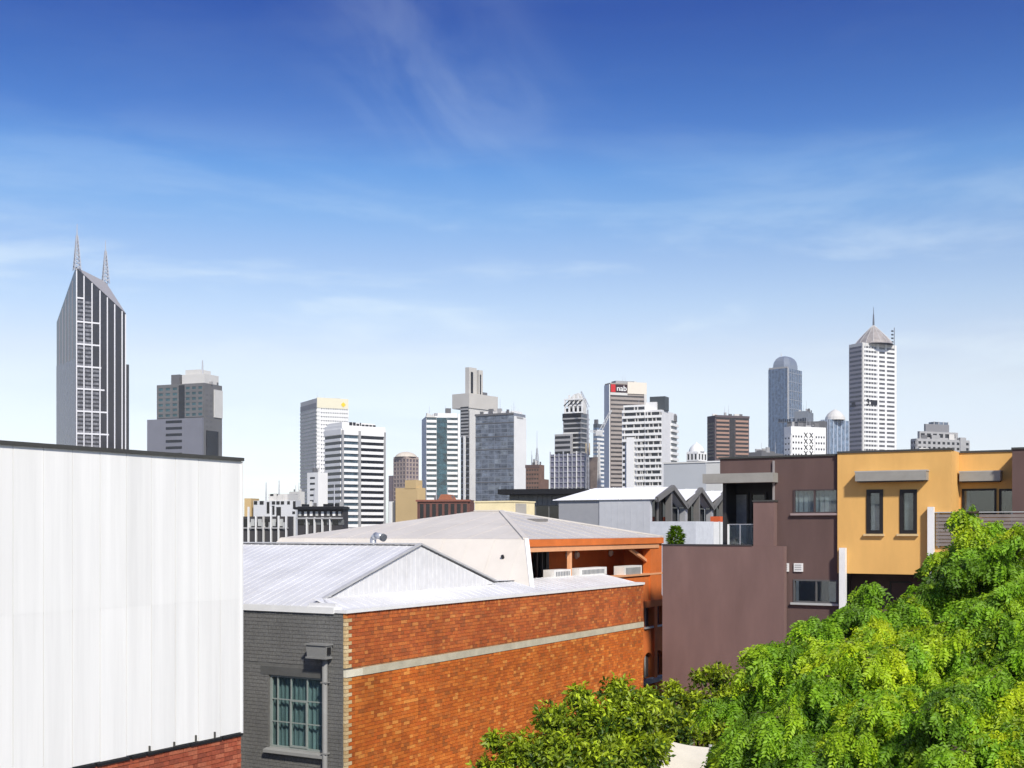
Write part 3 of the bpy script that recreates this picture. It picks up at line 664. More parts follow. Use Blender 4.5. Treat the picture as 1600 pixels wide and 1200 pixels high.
T.box('balustrade_glass', g0, g1, bg_+0.10, bg_+0.115, zG+0.05, gz, balus)
T.box('balustrade_post', g0-0.04, g0+0.02, bg_+0.08, bg_+0.14, zG+0.05, gz+0.02, white_paint)
gm = P(1155, 820, bg_)[0]
T.box('balustrade_post', gm-0.02, gm+0.02, bg_+0.085, bg_+0.13, zG+0.05, gz, steel)
T.box('handrail', g0+0.02, g1, bg_+0.09, bg_+0.13, gz, gz+0.03, steel)

# ---- yellow house
aY0 = aM1+0.004; aY1 = P(1487, 711, by_)[0]; zY = P(1310, 711, by_)[1]+0.05
zYb = P(1385, 897, by_)[1]
T = Thing('yellow_townhouse', 'ochre yellow rendered townhouse with two tall slit windows and grey canopies', 'townhouse', (aY0, by_, 0))
hs = [hole(1354, 1380, 765, 834, by_), hole(1406, 1433, 765, 834, by_)]
T.part('front_wall', holed(MB(), aY0, aY1-0.25, zYb, zY, by_, by_+0.25, hs), yellow_render)
aR1 = P(1588, 708, br_)[0]
T.box('return_wall', aY1-0.25, aY1, by_, br_+0.2, P(1470, 856, by_)[1], zY-0.002, yellow_render)
T.box('front_wall', aY1-0.25, aY1-0.06, by_, by_+0.25, zYb, P(1470, 856, by_)[1]-0.002, yellow_render)
T.box('floor_soffit', aY0, aY1-0.26, by_+0.255, by_+2.0, zYb, zYb+0.15, M('soffit_dark', (0.06, 0.05, 0.045)))
hr = [hole(1503, 1557, 764, 806, br_), hole(1561, 1587, 764, 806, br_)]
T.part('recessed_wall', holed(MB(), aY1+0.002, aR1, P(1540, 860, br_)[1], zY-0.03, br_, br_+0.2, hr), yellow_render)
T.box('roof', aY0, aR1, br_+0.21, br_+7, zY-0.3, zY-0.1, cap_dark)
T.box('roof', aY0, aY1-0.26, by_+0.26, br_+0.205, zY-0.3, zY-0.1, cap_dark)
T.box('capping', aY0, aY1+0.03, by_-0.04, by_+0.3, zY, zY+0.06, cap_dark)
T.box('capping', aY1+0.034, aR1, br_-0.04, br_+0.25, zY-0.03, zY+0.03, cap_dark)
for p0, p1 in ((1354, 1380), (1406, 1433)):
    window(T, p0, p1, 765, 834, by_, GL('slit_glass', (0.10, 0.11, 0.11), rough=0.1), frame_dark, fw=0.11, sill=M('sill_cream', (0.62, 0.46, 0.24)), blind=(blind_g, 0.0, 1.0, 0.0, 1.0))
for p0, p1 in ((1503, 1557), (1561, 1587)): window(T, p0, p1, 764, 806, br_, glass_dark, frame_dark, fw=0.06, blind=(blind_g, 0.0, 1.0, 0.0, 0.16))
for (p0, p1, y0, y1, bb) in ((1336, 1447, 738, 752, by_), (1499, 1563, 738, 752, br_)):
    a0, z1 = P(p0, y0, bb-0.38); a1, _ = P(p1, y0, bb-0.38); z0 = P(p0, y1, bb-0.38)[1]
    cn = T.box('canopy', a0, a1, bb-0.38, bb-0.002, z0, z1, canopy_grey)
    T.box('canopy_edge', a0-0.02, a1+0.02, bb-0.383, bb-0.003, z1+0.001, z1+0.035, M('canopy_top', (0.42, 0.41, 0.38)), cn)
    T.box('canopy_lining', a0+0.05, a1-0.05, bb-0.34, bb-0.01, z0-0.03, z0-0.001, cap_dark, cn)
# recessed ground part under the ochre wall
bl_ = by_+1.6
T.box('lower_wall', aY0+0.01, aY1+1.5, bl_, bl_+0.2, 0, zYb+0.1, M('lower_brown', (0.10, 0.065, 0.06), rough=0.85))
window(T, 1390, 1424, 908, 960, bl_, glass_grey, frame_dark, fw=0.05)
for p0, p1, yt, bb in ((1311, 1320.5, 856, by_-0.22), (1449, 1458.5, 792, by_-0.22)):
    a0, z1 = P(p0, yt, bb); a1, _ = P(p1, yt, bb)
    T.box('column', a0, a1, bb, bb+0.2, 0, z1, white_paint)
# balcony with horizontal slats
a0, z1 = P(1461, 803, by_-0.1); a1 = P(1640, 803, by_-0.1)[0]; z0 = P(1461, 853, by_-0.1)[1]
bal = T.box('balcony_floor', a0, a1, by_+0.21, br_-0.005, z0-0.35, z0-0.05, M('lower_brown', None))
slat = M('slat_grey', (0.24, 0.205, 0.185), rough=0.7, var=0.15, scale=3)
nsl = 9
for i in range(nsl):
    zz = z0+(z1-z0)*i/nsl; T.box('slat', a0+0.02, a1, by_-0.08, by_-0.05, zz, zz+(z1-z0)/nsl-0.022, slat, bal)
for q in (0.02, 0.34, 0.67, 0.97):
    aa = a0+(a1-a0)*q; T.box('balustrade_post', aa, aa+0.05, by_-0.048, by_-0.0, z0-0.05, z1+0.03, frame_grey, bal)
T.box('handrail', a0, a1, by_-0.09, by_-0.0, z1+0.032, z1+0.06, frame_grey, bal)
T.box('balcony_wall', aY1-0.05, a1, by_-0.03, by_+0.2, 0, z0-0.02, M('lower_brown', None))

# ---- next brown house, only its edge in view
aN0 = aR1+0.004; bn = br_-0.9
T = Thing('brown_townhouse', 'dark brown townhouse edge next to the ochre balcony', 'townhouse', (aN0, bn, 0))
zN = P(1595, 702, bn)[1]
T.box('front_wall', aN0, aN0+5, bn, bn+0.25, 0, zN, brown_render)
T.box('side_wall', aN0, aN0+0.2, bn+0.252, bn+7, 0, zN-0.01, brown_render)
T.box('capping', aN0-0.02, aN0+5, bn-0.04, bn+0.3, zN, zN+0.06, cap_dark)
T.box('roof', aN0+0.21, aN0+5, bn+0.31, bn+7, zN-0.4, zN-0.2, cap_dark)

# ================================================================== gabled house row with white roofs behind
ag_ = -23.5; bz = 53.9; gw = 3.72
zc_grey = M('zinc_grey', (0.33, 0.335, 0.35), rough=0.6, var=0.05); zc_pale = M('zinc_pale', (0.52, 0.53, 0.55), rough=0.6, var=0.05)
T = Thing('gabled_house', 'grey house with a row of white-roofed glazed gables', 'house', (ag_, bz, 0))
aZ0 = onb(873, 790, bz)[0]; aZm = onb(937, 790, bz)[0]; aZ1 = onb(1017, 790, bz)[0]
zE = onb(1017, 779, bz)[1]; ridge_z = ona(1040, 761, aZ1)[1]
T.box('side_wall', aZ0, aZm-0.01, bz, bz+0.2, 0, zE-0.02, zc_grey)
T.box('side_wall', aZm, aZ1-0.02, bz-0.05, bz+0.2, 0, zE-0.02, zc_pale, label='pale grey wall panel')
npan = 8
for i in range(1, npan):
    xx = aZm+(aZ1-aZm)*i/npan; T.box('cladding_seam', xx-0.015, xx+0.015, bz-0.057, bz-0.051, 4, zE-0.05, zc_pale)
rw = M('bright_white_roof', (0.86, 0.86, 0.86), rough=0.5, var=0.04)
gfr = M('gable_frame', (0.16, 0.155, 0.15), rough=0.6)
for k in range(3):
    b0 = bz+k*gw; bc = b0+gw/2; b1 = b0+gw
    lft = aZ0-0.2 if k == 0 else aZ0+1
    sheet_roof(T, 'roof_sheet', [(lft-0.1, b0-0.12, zE-0.04), (aZ1+0.35, b0-0.12, zE-0.04), (aZ1+0.35, bc, ridge_z), (lft+1.3, bc, ridge_z)], (1, 0, 0), 1.2, rw, rib=0.02)
    sheet_roof(T, 'roof_sheet', [(lft, b1, zE-0.35), (aZ1+0.35, b1, zE-0.35), (aZ1+0.35, bc, ridge_z), (lft+1.3, bc, ridge_z)], (1, 0, 0), 1.2, rw, rib=0.02)
    # gable frame boards
    for (p, q) in (((aZ1+0.36, b0-0.1, zE-0.05 if k == 0 else zE-0.35), (aZ1+0.36, bc, ridge_z-0.02)), ((aZ1+0.36, bc, ridge_z-0.02), (aZ1+0.36, b1, zE-0.36))):
        bar(T, 'barge_board', p, q, 0.16, 0.24, gfr)
    T.box('gable_post', aZ1, aZ1+0.3, bc-0.08, bc+0.08, zE-3.0, ridge_z-0.15, gfr)
    T.box('gable_post', aZ1, aZ1+0.3, b1-0.14, b1+0.14, zE-3.0, zE-0.42, zc_grey)
    T.part('gable_glazing', MB().prism([(aZ1-0.1, b0+0.1, zE-2.5), (aZ1-0.1, b1-0.1, zE-2.5), (aZ1-0.1, b1-0.1, zE-0.45), (aZ1-0.1, bc, ridge_z-0.2), (aZ1-0.1, b0+0.1, zE-0.3)], (-0.05, 0, 0)), glass_dark)
    for q in (0.25, 0.72): T.box('mullion', aZ1-0.09, aZ1-0.02, b0+gw*q-0.05, b0+gw*q+0.05, zE-2.5, zE-0.1, white_paint if k == 1 else gfr)
    if k: T.box('curtain', aZ1-0.08, aZ1-0.05, b0+0.3, b0+0.8, zE-2.4, zE-0.6, white_paint)
T.box('front_wall', aZ1-0.3, aZ1-0.2, bz+0.21, bz+3*gw, 0, zE-2.3, zc_pale)
T.box('floor', aZ1-6, aZ1-0.32, bz+0.25, bz+3*gw, zE-2.6, zE-2.5, zc_grey)
# balcony in front of the gables
aB = aZ1+2.3
T.box('balcony_wall', aB-0.12, aB, bz-0.05, bz+2.3, 0, ona(1045, 814, aB)[1], M('balcony_pale', (0.62, 0.64, 0.67), rough=0.6))
T.box('balcony_wall', aZ1-0.02, aB-0.122, bz-0.05, bz+0.07, 0, ona(1045, 814, aB)[1], M('balcony_pale', None))
zb_ = ona(1090, 815, aB)[1]
T.box('balcony_floor', aZ1-0.15, aB+0.1, bz+0.1, bz+3*gw, zE-3.0, zE-2.7, zc_grey)
q = bz+2.35
while q < bz+3*gw:
    T.box('balcony_panel', aB-0.05, aB-0.01, q, q+0.75, zb_-1.3, zb_, white_paint); T.box('balcony_post', aB-0.07, aB+0.01, q+0.77, q+0.85, zb_-1.5, zb_+0.02, frame_grey); q += 0.92
for i, q in enumerate((bz+4.1, bz+5.6)):
    CH = Thing('planter_box', ('orange-red planter box beside the pale balcony wall of the gabled house', 'orange-red planter box under the second white gable')[i], 'planter', (aB-0.6, q, zE-2.7), group='orange planters')
    CH.part('pot', MB().prism([(aB-0.8, q, zE-2.7), (aB-0.4, q, zE-2.7), (aB-0.35, q, zb_+0.28), (aB-0.85, q, zb_+0.28)], (0, 0.75, 0)), M('planter_orange', (0.62, 0.12, 0.04), rough=0.6))
    CH.box('soil', aB-0.78, aB-0.42, q+0.05, q+0.7, zb_+0.2, zb_+0.285, bark)

# ================================================================== generic placed block, two visible faces
BLOCKS = []
class Block(Thing):
    def __init__(s, name, label, Lp, E, R, top, Y, phi, cat='building', group=None, kx=0):
        ph = math.radians(phi); c, sn = math.cos(ph), math.sin(ph); X = (E-800)/F*Y; rl = (Lp-800)/F; rr = (R-800)/F
        s.X, s.Y, s.c, s.sn = X, Y, c, sn; BLOCKS.append(s)
        s.wl = (X-rl*Y)/(c+rl*sn); s.wr = (rr*Y-X)/(sn-rr*c)
        s.H = CZ+(HY-top)/F*Y
        Thing.__init__(s, name, label, cat, (0, 0, 0), group, rot=-ph, world=Vector((X, Y, 0)))
    def z(s, py): return CZ+(HY-py)/F*s.Y
    def hl(s, px): r = (px-800)/F; return s.wl-(s.X-r*s.Y)/(s.c+r*s.sn)
    def hr(s, px): r = (px-800)/F; return (r*s.Y-s.X)/(s.sn-r*s.c)
    def h(s, face, px): return s.hl(px) if face == 'L' else s.hr(px)
    def fb(s, mb, face, h0, h1, z0, z1, d0, d1):
        if face == 'L': return mb.box(-s.wl+h0, -s.wl+h1, -d1, -d0, z0, z1)
        return mb.box(d0, d1, h0, h1, z0, z1)
    def fpart(s, name, face, h0, h1, z0, z1, d0, d1, mat, parent=None):
        return s.part(name, s.fb(MB(), face, h0, h1, z0, z1, d0, d1), mat, parent)
    def body(s, mat, top=None, z0=0, name='wall', parent=None):
        return s.box(name, -s.wl, 0, 0, s.wr, z0, (s.z(top) if top else s.H), mat, parent)
    def w(s, face): return s.wl if face == 'L' else s.wr
    def bands(s, face, h0, h1, y0, y1, n, frac, gmat, smat, proud=0.35, parent=None):
        """n storeys between photo rows y0 (top) and y1: glass strip over each, proud spandrel between"""
        zt, zb = s.z(y0), s.z(y1); p = (zt-zb)/n
        for i in range(n):
            zz = zt-p*(i+1); g = s.fpart('window', face, h0, h1, zz+p*(1-frac), zz+p, 0.0, 0.05, gmat, parent)
            s.fpart('spandrel', face, h0, h1, zz, zz+p*(1-frac), 0.0, proud, smat, parent)
    def piers(s, face, hs, wd, y0, y1, mat, proud=0.4, name='pier', parent=None):
        for h in hs: s.fpart(name, face, h-wd/2, h+wd/2, s.z(y1), s.z(y0), 0.0, proud, mat, parent)
    def grid(s, face, h0, h1, y0, y1, nx, nz, fx, fy, gmat, wmat, proud=0.3, parent=None, nm='window'):
        """punched windows: each pane its own piece (or one joined part when far too many)"""
        zt, zb = s.z(y0), s.z(y1); pz = (zt-zb)/nz; px = (h1-h0)/nx
        many = nx*nz > 130; mb = MB(); me = None
        for j in range(nz):
            for i in range(nx):
                u0 = h0+px*(i+(1-fx)/2); z0 = zb+pz*(j+(1-fy)/2)
                if many: s.fb(mb, face, u0, u0+px*fx, z0, z0+pz*fy, 0.0, 0.05)
                else:
                    if me is None:
                        m_ = MB()
                        if face == 'L': m_.box(0, px*fx, -0.05, 0, 0, pz*fy)
                        else: m_.box(0, 0.05, 0, px*fx, 0, pz*fy)
                        me = m_.mesh('window'); me.materials.append(gmat)
                    s.inst(nm, me, (-s.wl+u0, 0, z0) if face == 'L' else (0, u0, z0), parent)
        if many: s.part(nm+'s', mb, gmat, parent, kind='stuff')
        if wmat:
            mb = MB()
            for j in range(nz+1):
                z0 = zb+pz*(j-(1-fy)/2); s.fb(mb, face, h0, h1, max(zb, z0), min(zt, z0+pz*(1-fy)), 0.0, proud)
            s.part('spandrel', mb, wmat, parent, kind='stuff' if nz > 12 else None)
            mb = MB()
            for i in range(nx+1):
                u0 = h0+px*(i-(1-fx)/2); s.fb(mb, face, max(h0, u0), min(h1, u0+px*(1-fx)), zb, zt, 0.0, proud*0.9)
            s.part('pier', mb, wmat, parent)

# materials of the town
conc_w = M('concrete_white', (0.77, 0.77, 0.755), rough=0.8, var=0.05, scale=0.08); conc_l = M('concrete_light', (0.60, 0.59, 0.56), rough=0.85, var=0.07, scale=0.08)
conc_m = M('concrete_mid', (0.34, 0.34, 0.34), rough=0.85, var=0.08, scale=0.08); conc_d = M('concrete_dark', (0.14, 0.14, 0.145), rough=0.85, var=0.1, scale=0.08)
conc_b = M('concrete_beige', (0.60, 0.54, 0.45), rough=0.85, var=0.06, scale=0.08)
gl_black = GL('tower_glass_black', (0.012, 0.013, 0.016), rough=0.12, scale=0.4); gl_brown = GL('tower_glass_brown', (0.022, 0.018, 0.02), rough=0.10, scale=0.4)
gl_blue = GL('tower_glass_blue', (0.15, 0.22, 0.34), rough=0.10, scale=0.4); gl_grey = GL('tower_glass_grey', (0.09, 0.105, 0.13), rough=0.12, scale=0.4)
gl_teal = GL('tower_glass_teal', (0.03, 0.10, 0.13), rough=0.10, scale=0.4); gl_lil = GL('tower_glass_lilac', (0.09, 0.085, 0.12), rough=0.12, scale=0.4)
brick_far = M('brick_far', (0.19, 0.115, 0.085), rough=0.9, var=0.15, scale=0.3)
TG = 'city office towers on the skyline'

# ---- twin-masted dark tower
t = Block('office_tower', 'tallest dark glass tower with slanted roof, white mullions and two lattice masts', 88.5, 118.5, 197, 418, 945, 55, 'tower', TG)
zE_, zL_, zR_ = t.z(418), t.z(489), t.z(483)
rM = (165-800)/F; mx_ = -t.wl*0.30
my_ = (rM*(t.Y-t.sn*mx_)-t.X-t.c*mx_)/(t.sn-rM*t.c); zM_ = CZ+(HY-441)/F*(t.Y-t.sn*mx_+t.c*my_)
base_z = 0
v = [(0,0,0), (-t.wl,0,0), (-t.wl,t.wr,0), (0,t.wr,0), (0,0,zE_), (-t.wl,0,zL_), (-t.wl,t.wr,zR_-6), (0,t.wr,zR_), (mx_, my_, zM_)]
t.part('glass_body', MB().poly(v, [(0,1,5,4), (0,4,7,3), (1,2,6,5), (2,3,7,6)]), gl_brown)
t.part('roof', MB().poly([(p[0], p[1], p[2]+0.4) for p in v[4:9]], [(0,4,3), (3,4,2), (2,4,1), (1,4,0)]), M('roof_slope_grey', (0.34, 0.33, 0.34), rough=0.5))
mw = M('mullion_white', (0.72, 0.72, 0.74), rough=0.5)
def rtop(h): return zE_+(zR_-zE_)*h/t.wr
for px_ in (119.5, 131, 143.5, 156, 167.5, 179, 190.5, 196):
    h = max(0.4, t.hr(px_)); t.fpart('mullion', 'R', h-0.42, h+0.42, 0, rtop(h)-0.6, 0, 0.5, mw)
for i in range(7):
    hm = t.hr(px_) * 0.5 * (i+0.5)/3.5
for yy, p1 in ((465, 131), (502, 156), (537, 156), (572, 158), (607, 163), (642, 168), (677, 170)):
    t.fpart('transom', 'R', 0.4, t.hr(p1), t.z(yy+1.2), t.z(yy-1.2), 0, 0.45, mw)
paleg = GL('tower_glass_pale', (0.22, 0.22, 0.24), rough=0.15, scale=0.4)
rowsY = [466, 503, 538, 573, 608, 643, 678, 712]
for k in range(7):
    for (x0, x1) in ((121, 130), (133, 142.5), (145, 154.5)):
        if x0 > 144 and k < 3: continue
        for j in range(5):
            y0 = rowsY[k]+3+j*6.6; t.fpart('window', 'R', t.hr(x0), t.hr(x1), t.z(y0+3.6), t.z(y0), 0, 0.12, paleg)
for px_ in (93, 98, 103, 108, 113): t.piers('L', [t.hl(px_)], 0.5, 418+(489-418)*(118.5-px_)/30+4, 840, M('mullion_grey', (0.30, 0.29, 0.33), rough=0.4), 0.3, 'mullion')
t.fpart('sky_tint_panel', 'L', 0, t.wl, 0, t.z(560), 0.0, 0.25, gl_lil)  # lower left face lilac: sky reflection put into the glass colour
t.box('lower_wing', 0.0-6, 0-0.8, t.wr, t.wr+2.6, 0, t.z(563), gl_brown)
def lattice(T, name, base, h, w, mat, n=9, spire=0.25):
    mb = MB(); bx, by0, bz0 = base; hh = h*(1-spire)
    def cor(f): k = w/2*(1-0.8*f); return [Vector((bx+sx*k, by0+sy*k, bz0+hh*f)) for sx, sy in ((-1,-1),(1,-1),(1,1),(-1,1))]
    r = w*0.05
    for i in range(n):
        c0, c1 = cor(i/n), cor((i+1)/n)
        for j in range(4):
            mb.tube(c0[j], c1[j], r*1.3, n=4, cap=False); mb.tube(c0[j], c1[(j+1)%4], r, n=4, cap=False); mb.tube(c1[j], c1[(j+1)%4], r, n=4, cap=False)
    mb.tube((bx, by0, bz0+hh*0.9), (bx, by0, bz0+h), w*0.10, w*0.04, n=6)
    return T.part(name, mb, mat)
mast_m = M('mast_grey', (0.42, 0.43, 0.46), rough=0.5)
lattice(t, 'mast', (-1.0, 1.2, zE_-2), (418-345)/F*945, 5.0, mast_m)
lattice(t, 'mast', (mx_, my_, v[8][2]-1), (443-376)/F*980, 5.0, mast_m)

# ---- grey stepped tower
t = Block('office_tower', 'grey stepped tower with teal windows and a white plant room on top', 245, 319, 347, 598, 700, 22, 'tower', TG)
conc_m2 = M('tower_panel_dark', (0.155, 0.155, 0.155), rough=0.7, var=0.12, scale=0.1)
t.body(conc_m2); 
t.grid('L', t.hl(246), t.hl(279), 601, 651, 3, 6, 0.62, 0.5, GL('teal_window', (0.06, 0.14, 0.16), rough=0.1), conc_m2)
t.grid('L', t.hl(289), t.hl(318), 601, 651, 3, 6, 0.62, 0.5, MATS['teal_window'], conc_m2)
t.fpart('recess', 'L', t.hl(279.5), t.hl(288.5), t.z(660), t.z(600), 0, 0.04, gl_black)
cg = M('tower_panel_blue_grey', (0.19, 0.195, 0.225), rough=0.6, var=0.05, scale=0.1)
t.box('lower_block', -t.wl-5.2, -0.01, -2.2, -0.4, 0, t.z(653), cg)
for i in range(6): t.box('window', -t.wl+t.hl(263), -t.wl+t.hl(288), -2.35, -2.2, t.z(656.5+i*10.2+3.2), t.z(656.5+i*10.2-0.8), gl_black)
t.grid('R', 0.6, t.hr(333), 612, 720, 2, 13, 0.6, 0.4, conc_d, None)
t.fpart('bay', 'R', t.hr(322), t.hr(340), 0, t.z(672), 0, 0.6, gl_black)
t.fpart('bay', 'R', t.hr(334), t.w('R'), t.z(650), t.z(606), 0, 0.5, conc_l)
zt = t.H
t.box('plant_room', -t.wl+t.hl(281), -1, 2, t.wr-2, zt, t.z(583), conc_l); t.box('plant_room', -t.wl+t.hl(283), -t.wl+t.hl(306), 4, t.wr-3, t.z(583), t.z(575), conc_l)
t.box('plant_room', -t.wl+t.hl(264), -t.wl+t.hl(277), 2, 6, zt, t.z(582), conc_d)
t.part('mast', MB().tube((-t.wl+t.hl(306.5), 6, t.z(583)), (-t.wl+t.hl(306.5), 6, t.z(560)), 0.6, 0.25, n=6), mast_m)

# ---- white tower with yellow emblem
t = Block('office_tower', 'white ribbed tower with a yellow emblem on its cream top band', 469.5, 495, 544, 622, 900, 62, 'tower', TG)
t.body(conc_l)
t.bands('L', 0, t.wl, 637, 790, 26, 0.42, gl_grey, conc_l, 0.4)  # left face greyer than the right: side shade put into the concrete colour
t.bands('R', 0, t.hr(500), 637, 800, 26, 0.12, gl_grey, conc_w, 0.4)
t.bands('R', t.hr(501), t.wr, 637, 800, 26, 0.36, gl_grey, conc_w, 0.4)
t.piers('R', [t.hr(500.5)+i*(t.wr-t.hr(501))/12 for i in range(13)], 0.9, 637, 800, conc_w, 0.5)
t.fpart('sign_band', 'R', 0, t.wr, t.z(637), t.H+0.5, 0, 0.6, M('cream_band', (0.72, 0.68, 0.52), rough=0.7))
hc = t.hr(536); r_ = 1.9
t.part('emblem', MB().prism([(0.62, hc-r_, t.z(630.5)), (0.62, hc, t.z(630.5)-r_), (0.62, hc+r_, t.z(630.5)), (0.62, hc, t.z(630.5)+r_)], (0.2, 0, 0)), M('emblem_yellow', (0.80, 0.58, 0.02), rough=0.5))
t.fpart('louvre', 'L', 0, t.wl, t.z(637), t.z(629), 0, 0.2, conc_m)
# ---- low white block before it
t = Block('apartment_block', 'small white block with a column of slit windows before the ribbed tower', 480, 497, 512, 738, 560, 40, 'building')
t.body(conc_w)
for i in range(6): t.fpart('window', 'L', t.hl(484.5), t.hl(492), t.z(745+i*9+3), t.z(745+i*9), 0, 0.06, gl_black)

# ---- striped tower
t = Block('office_tower', 'white and black striped office block with grey corner piers and a rooftop sign', 507.5, 534.5, 602, 664, 600, 52, 'tower', TG)
t.body(conc_w)
y0 = 679.5; n = 15; y1 = y0+n*9.62
t.bands('L', 0.4, t.hl(533), y0, y1, n, 0.52, gl_black, conc_w, 0.5)
t.bands('R', t.hr(536.5), t.hr(559), y0, y1, n, 0.50, GL('band_glass_blue', (0.07, 0.11, 0.14), rough=0.1), conc_w, 0.5)
t.bands('R', t.hr(563.5), t.hr(599), y0, y1, n, 0.50, gl_black, conc_w, 0.5)
t.piers('R', [t.hr(535)], 1.0, 672, 835, conc_m, 0.7); t.piers('R', [t.hr(561)], 1.3, 672, 835, conc_m, 0.8)
t.piers('R', [t.wr-0.5], 1.0, 672, 835, conc_m, 0.6)
t.fpart('parapet', 'R', 0, t.wr, t.z(679), t.z(669), 0, 0.6, conc_w); t.fpart('parapet', 'L', 0, t.wl, t.z(679), t.z(670), 0, 0.6, conc_w)
t.box('plant_room', -t.wl+1, -1, 4, t.hr(536), t.H-1, t.z(660), conc_w)
t.box('plant_room', -t.wl+3, -1.2, t.hr(536.5), t.hr(588), t.H-1, t.z(659), conc_w)
hx = t.hr(547.5)
for i, (w_, hg) in enumerate(((1.6, 3.0), (1.4, 3.0), (1.5, 2.4), (0.5, 3.0), (1.5, 2.2), (1.8, 2.2), (1.4, 2.2), (1.6, 2.2))):
    q = t.fpart('sign_letter', 'R', hx, hx+w_, t.z(668), t.z(668)+hg, -1.19, -0.9, black); hx += w_+0.55

# ---- domed beige tower
t = Block('office_tower', 'distant beige tower with mauve windows and a rounded stone top', 615, 634, 654, 713, 900, 45, 'tower', TG)
pk = M('stone_pink', (0.36, 0.29, 0.25), rough=0.8, scale=0.1); mv = GL('mauve_glass', (0.16, 0.13, 0.16), rough=0.2, scale=0.4)
t.body(pk)
for fc in 'LR': t.grid(fc, 0, t.w(fc), 716, 800, 4, 13, 0.6, 0.66, mv, pk)
t.part('dome', MB().lathe((-t.wl/2, t.wr/2, t.H), [(t.wl*0.60, 0), (t.wl*0.52, 1.6), (t.wl*0.36, 3.0), (t.wl*0.14, 3.8), (0.2, 4.0)], 16), conc_b)
t.box('lower_wing', -t.wl-6.5, -t.wl-0.01, 0.5, t.wr, 0, t.z(742), M('stone_mauve', (0.22, 0.18, 0.19), rough=0.8))

# ---- tan blank-walled building
t = Block('apartment_block', 'plain tan stepped building with blank walls', 618, 652, 665, 762, 330, 30, 'building')
tan = M('tan_render', (0.55, 0.40, 0.20), rough=0.85, var=0.06, scale=0.1)
t.body(tan); t.box('stair_tower', -t.wl+t.hl(633), -t.wl+t.hl(650), 0.0-0.1, 3, t.H-0.2, t.z(750), tan)
t.box('white_flank', -t.wl-2.2, -t.wl-1.4, 0, 4, 0, t.z(783), conc_w); t.box('dark_flank', -t.wl-1.39, -t.wl-0.01, 0.5, 4, 0, t.z(784), conc_d)
# ---- low red brown building
t = Block('apartment_block', 'low red-brown brick building with dark window panes and a terracotta roof', 652, 734, 741, 781, 230, 12, 'building')
rb = M('red_brown_brick', (0.16, 0.075, 0.06), rough=0.9, var=0.15, scale=0.6)
t.body(rb); t.grid('L', 0.3, t.wl-0.3, 785, 812, 8, 1, 0.62, 0.85, gl_black, rb, 0.15)
t.fpart('cornice', 'L', -0.2, t.wl+0.2, t.z(783.5), t.z(780.5), 0, 0.4, M('cornice_red', (0.25, 0.10, 0.07), rough=0.8))
h0, h1 = -t.wl+t.hl(683), -t.wl+t.hl(705)
t.part('roof', MB().prism([(h0, 0.5, t.H), (h1, 0.5, t.H), (h1-0.8, 0.5, t.z(772)), (h0+0.6, 0.5, t.z(772))], (0, 4, 0)), M('terracotta', (0.35, 0.13, 0.07), rough=0.85))

# ---- teal striped tower
t = Block('office_tower', 'white tower with a full-height teal glass strip between window bands', 659, 666, 718.5, 650, 520, 80, 'tower', TG)
t.body(conc_w)
n = 17; y0 = 652; y1 = y0+n*8.1
gb = GL('band_glass_teal', (0.05, 0.09, 0.11), rough=0.12, scale=0.4)
t.bands('R', t.hr(666.3), t.hr(682), y0, y1, n, 0.5, gb, conc_w, 0.3); t.bands('R', t.hr(698.5), t.hr(715), y0, y1, n, 0.5, gb, conc_w, 0.3)
for i in range(n): t.fpart('window', 'R', t.hr(682.3), t.hr(698.2), t.z(y0+i*8.1+8.0), t.z(y0+i*8.1+0.2), 0, 0.2, gl_teal)
t.fpart('pier', 'R', t.hr(715.3), t.wr, t.z(y1), t.z(646), 0, 0.5, conc_w)
t.part('parapet', MB().prism([(0.3, t.hr(666), t.z(652)), (0.3, t.hr(682), t.z(652)), (0.3, t.hr(667), t.z(645))], (-3, 0, 0)), conc_l)
t.box('plant_room', -4, -0.5, t.hr(684), t.hr(714), t.H, t.z(645), conc_w); t.box('plant_unit', -3, -0.8, t.hr(697), t.hr(705), t.z(645), t.z(637), conc_d)
t.fpart('side_window', 'L', -1.9, -0.2, 0, t.z(672), -2.0, -0.6, M('teal_dark', (0.05, 0.10, 0.10), rough=0.4)); t.fpart('plant_unit', 'L', 0.1, 1.7, t.z(668), t.z(660), -1.5, 0.0, black)

# ---- white concrete tower with chimney fins
t = Block('office_tower', 'pale concrete tower with a wide blank cap and twin chimney fins', 706.5, 733, 778, 614, 720, 38, 'tower', TG)
cap_c = M('concrete_cap', (0.52, 0.50, 0.46), rough=0.85, var=0.05, scale=0.1)
t.box('wall', -t.wl+t.hl(719), -0.6, 0.6, t.wr-3, 0, t.z(636), conc_l)
t.body(cap_c, z0=t.z(637), name='cap')
t.bands('L', t.hl(719.5), t.hl(732), 632+3, 682, 9, 0.5, gl_black, conc_m, 0.2)
for (a_, b_) in ((720.5, 724), (728.5, 732.5)):
    for i in range(11): t.fpart('window', 'L', t.hl(a_), t.hl(b_), t.z(684+i*9+6.5), t.z(684+i*9), -0.6, 0.1, gl_black)
t.piers('L', [t.hl(726.2)], 1.4, 681, 800, conc_w, 0.6); t.fpart('pier', 'R', 0, t.hr(741), 0, t.z(640), 0, 0.6, conc_l)
for (a_, b_, y_) in ((739, 751, 572), (754.5, 760.5, 574)):
    h0, h1 = t.hr(a_), t.hr(b_); f = t.box('chimney_fin', -6, -3, h0, h1, t.H, t.z(y_), cap_c)
    t.box('chimney_slot', -3, -2.85, h0+(h1-h0)*0.22, h0+(h1-h0)*0.50, t.H+0.6, t.z(y_+7), black, f)

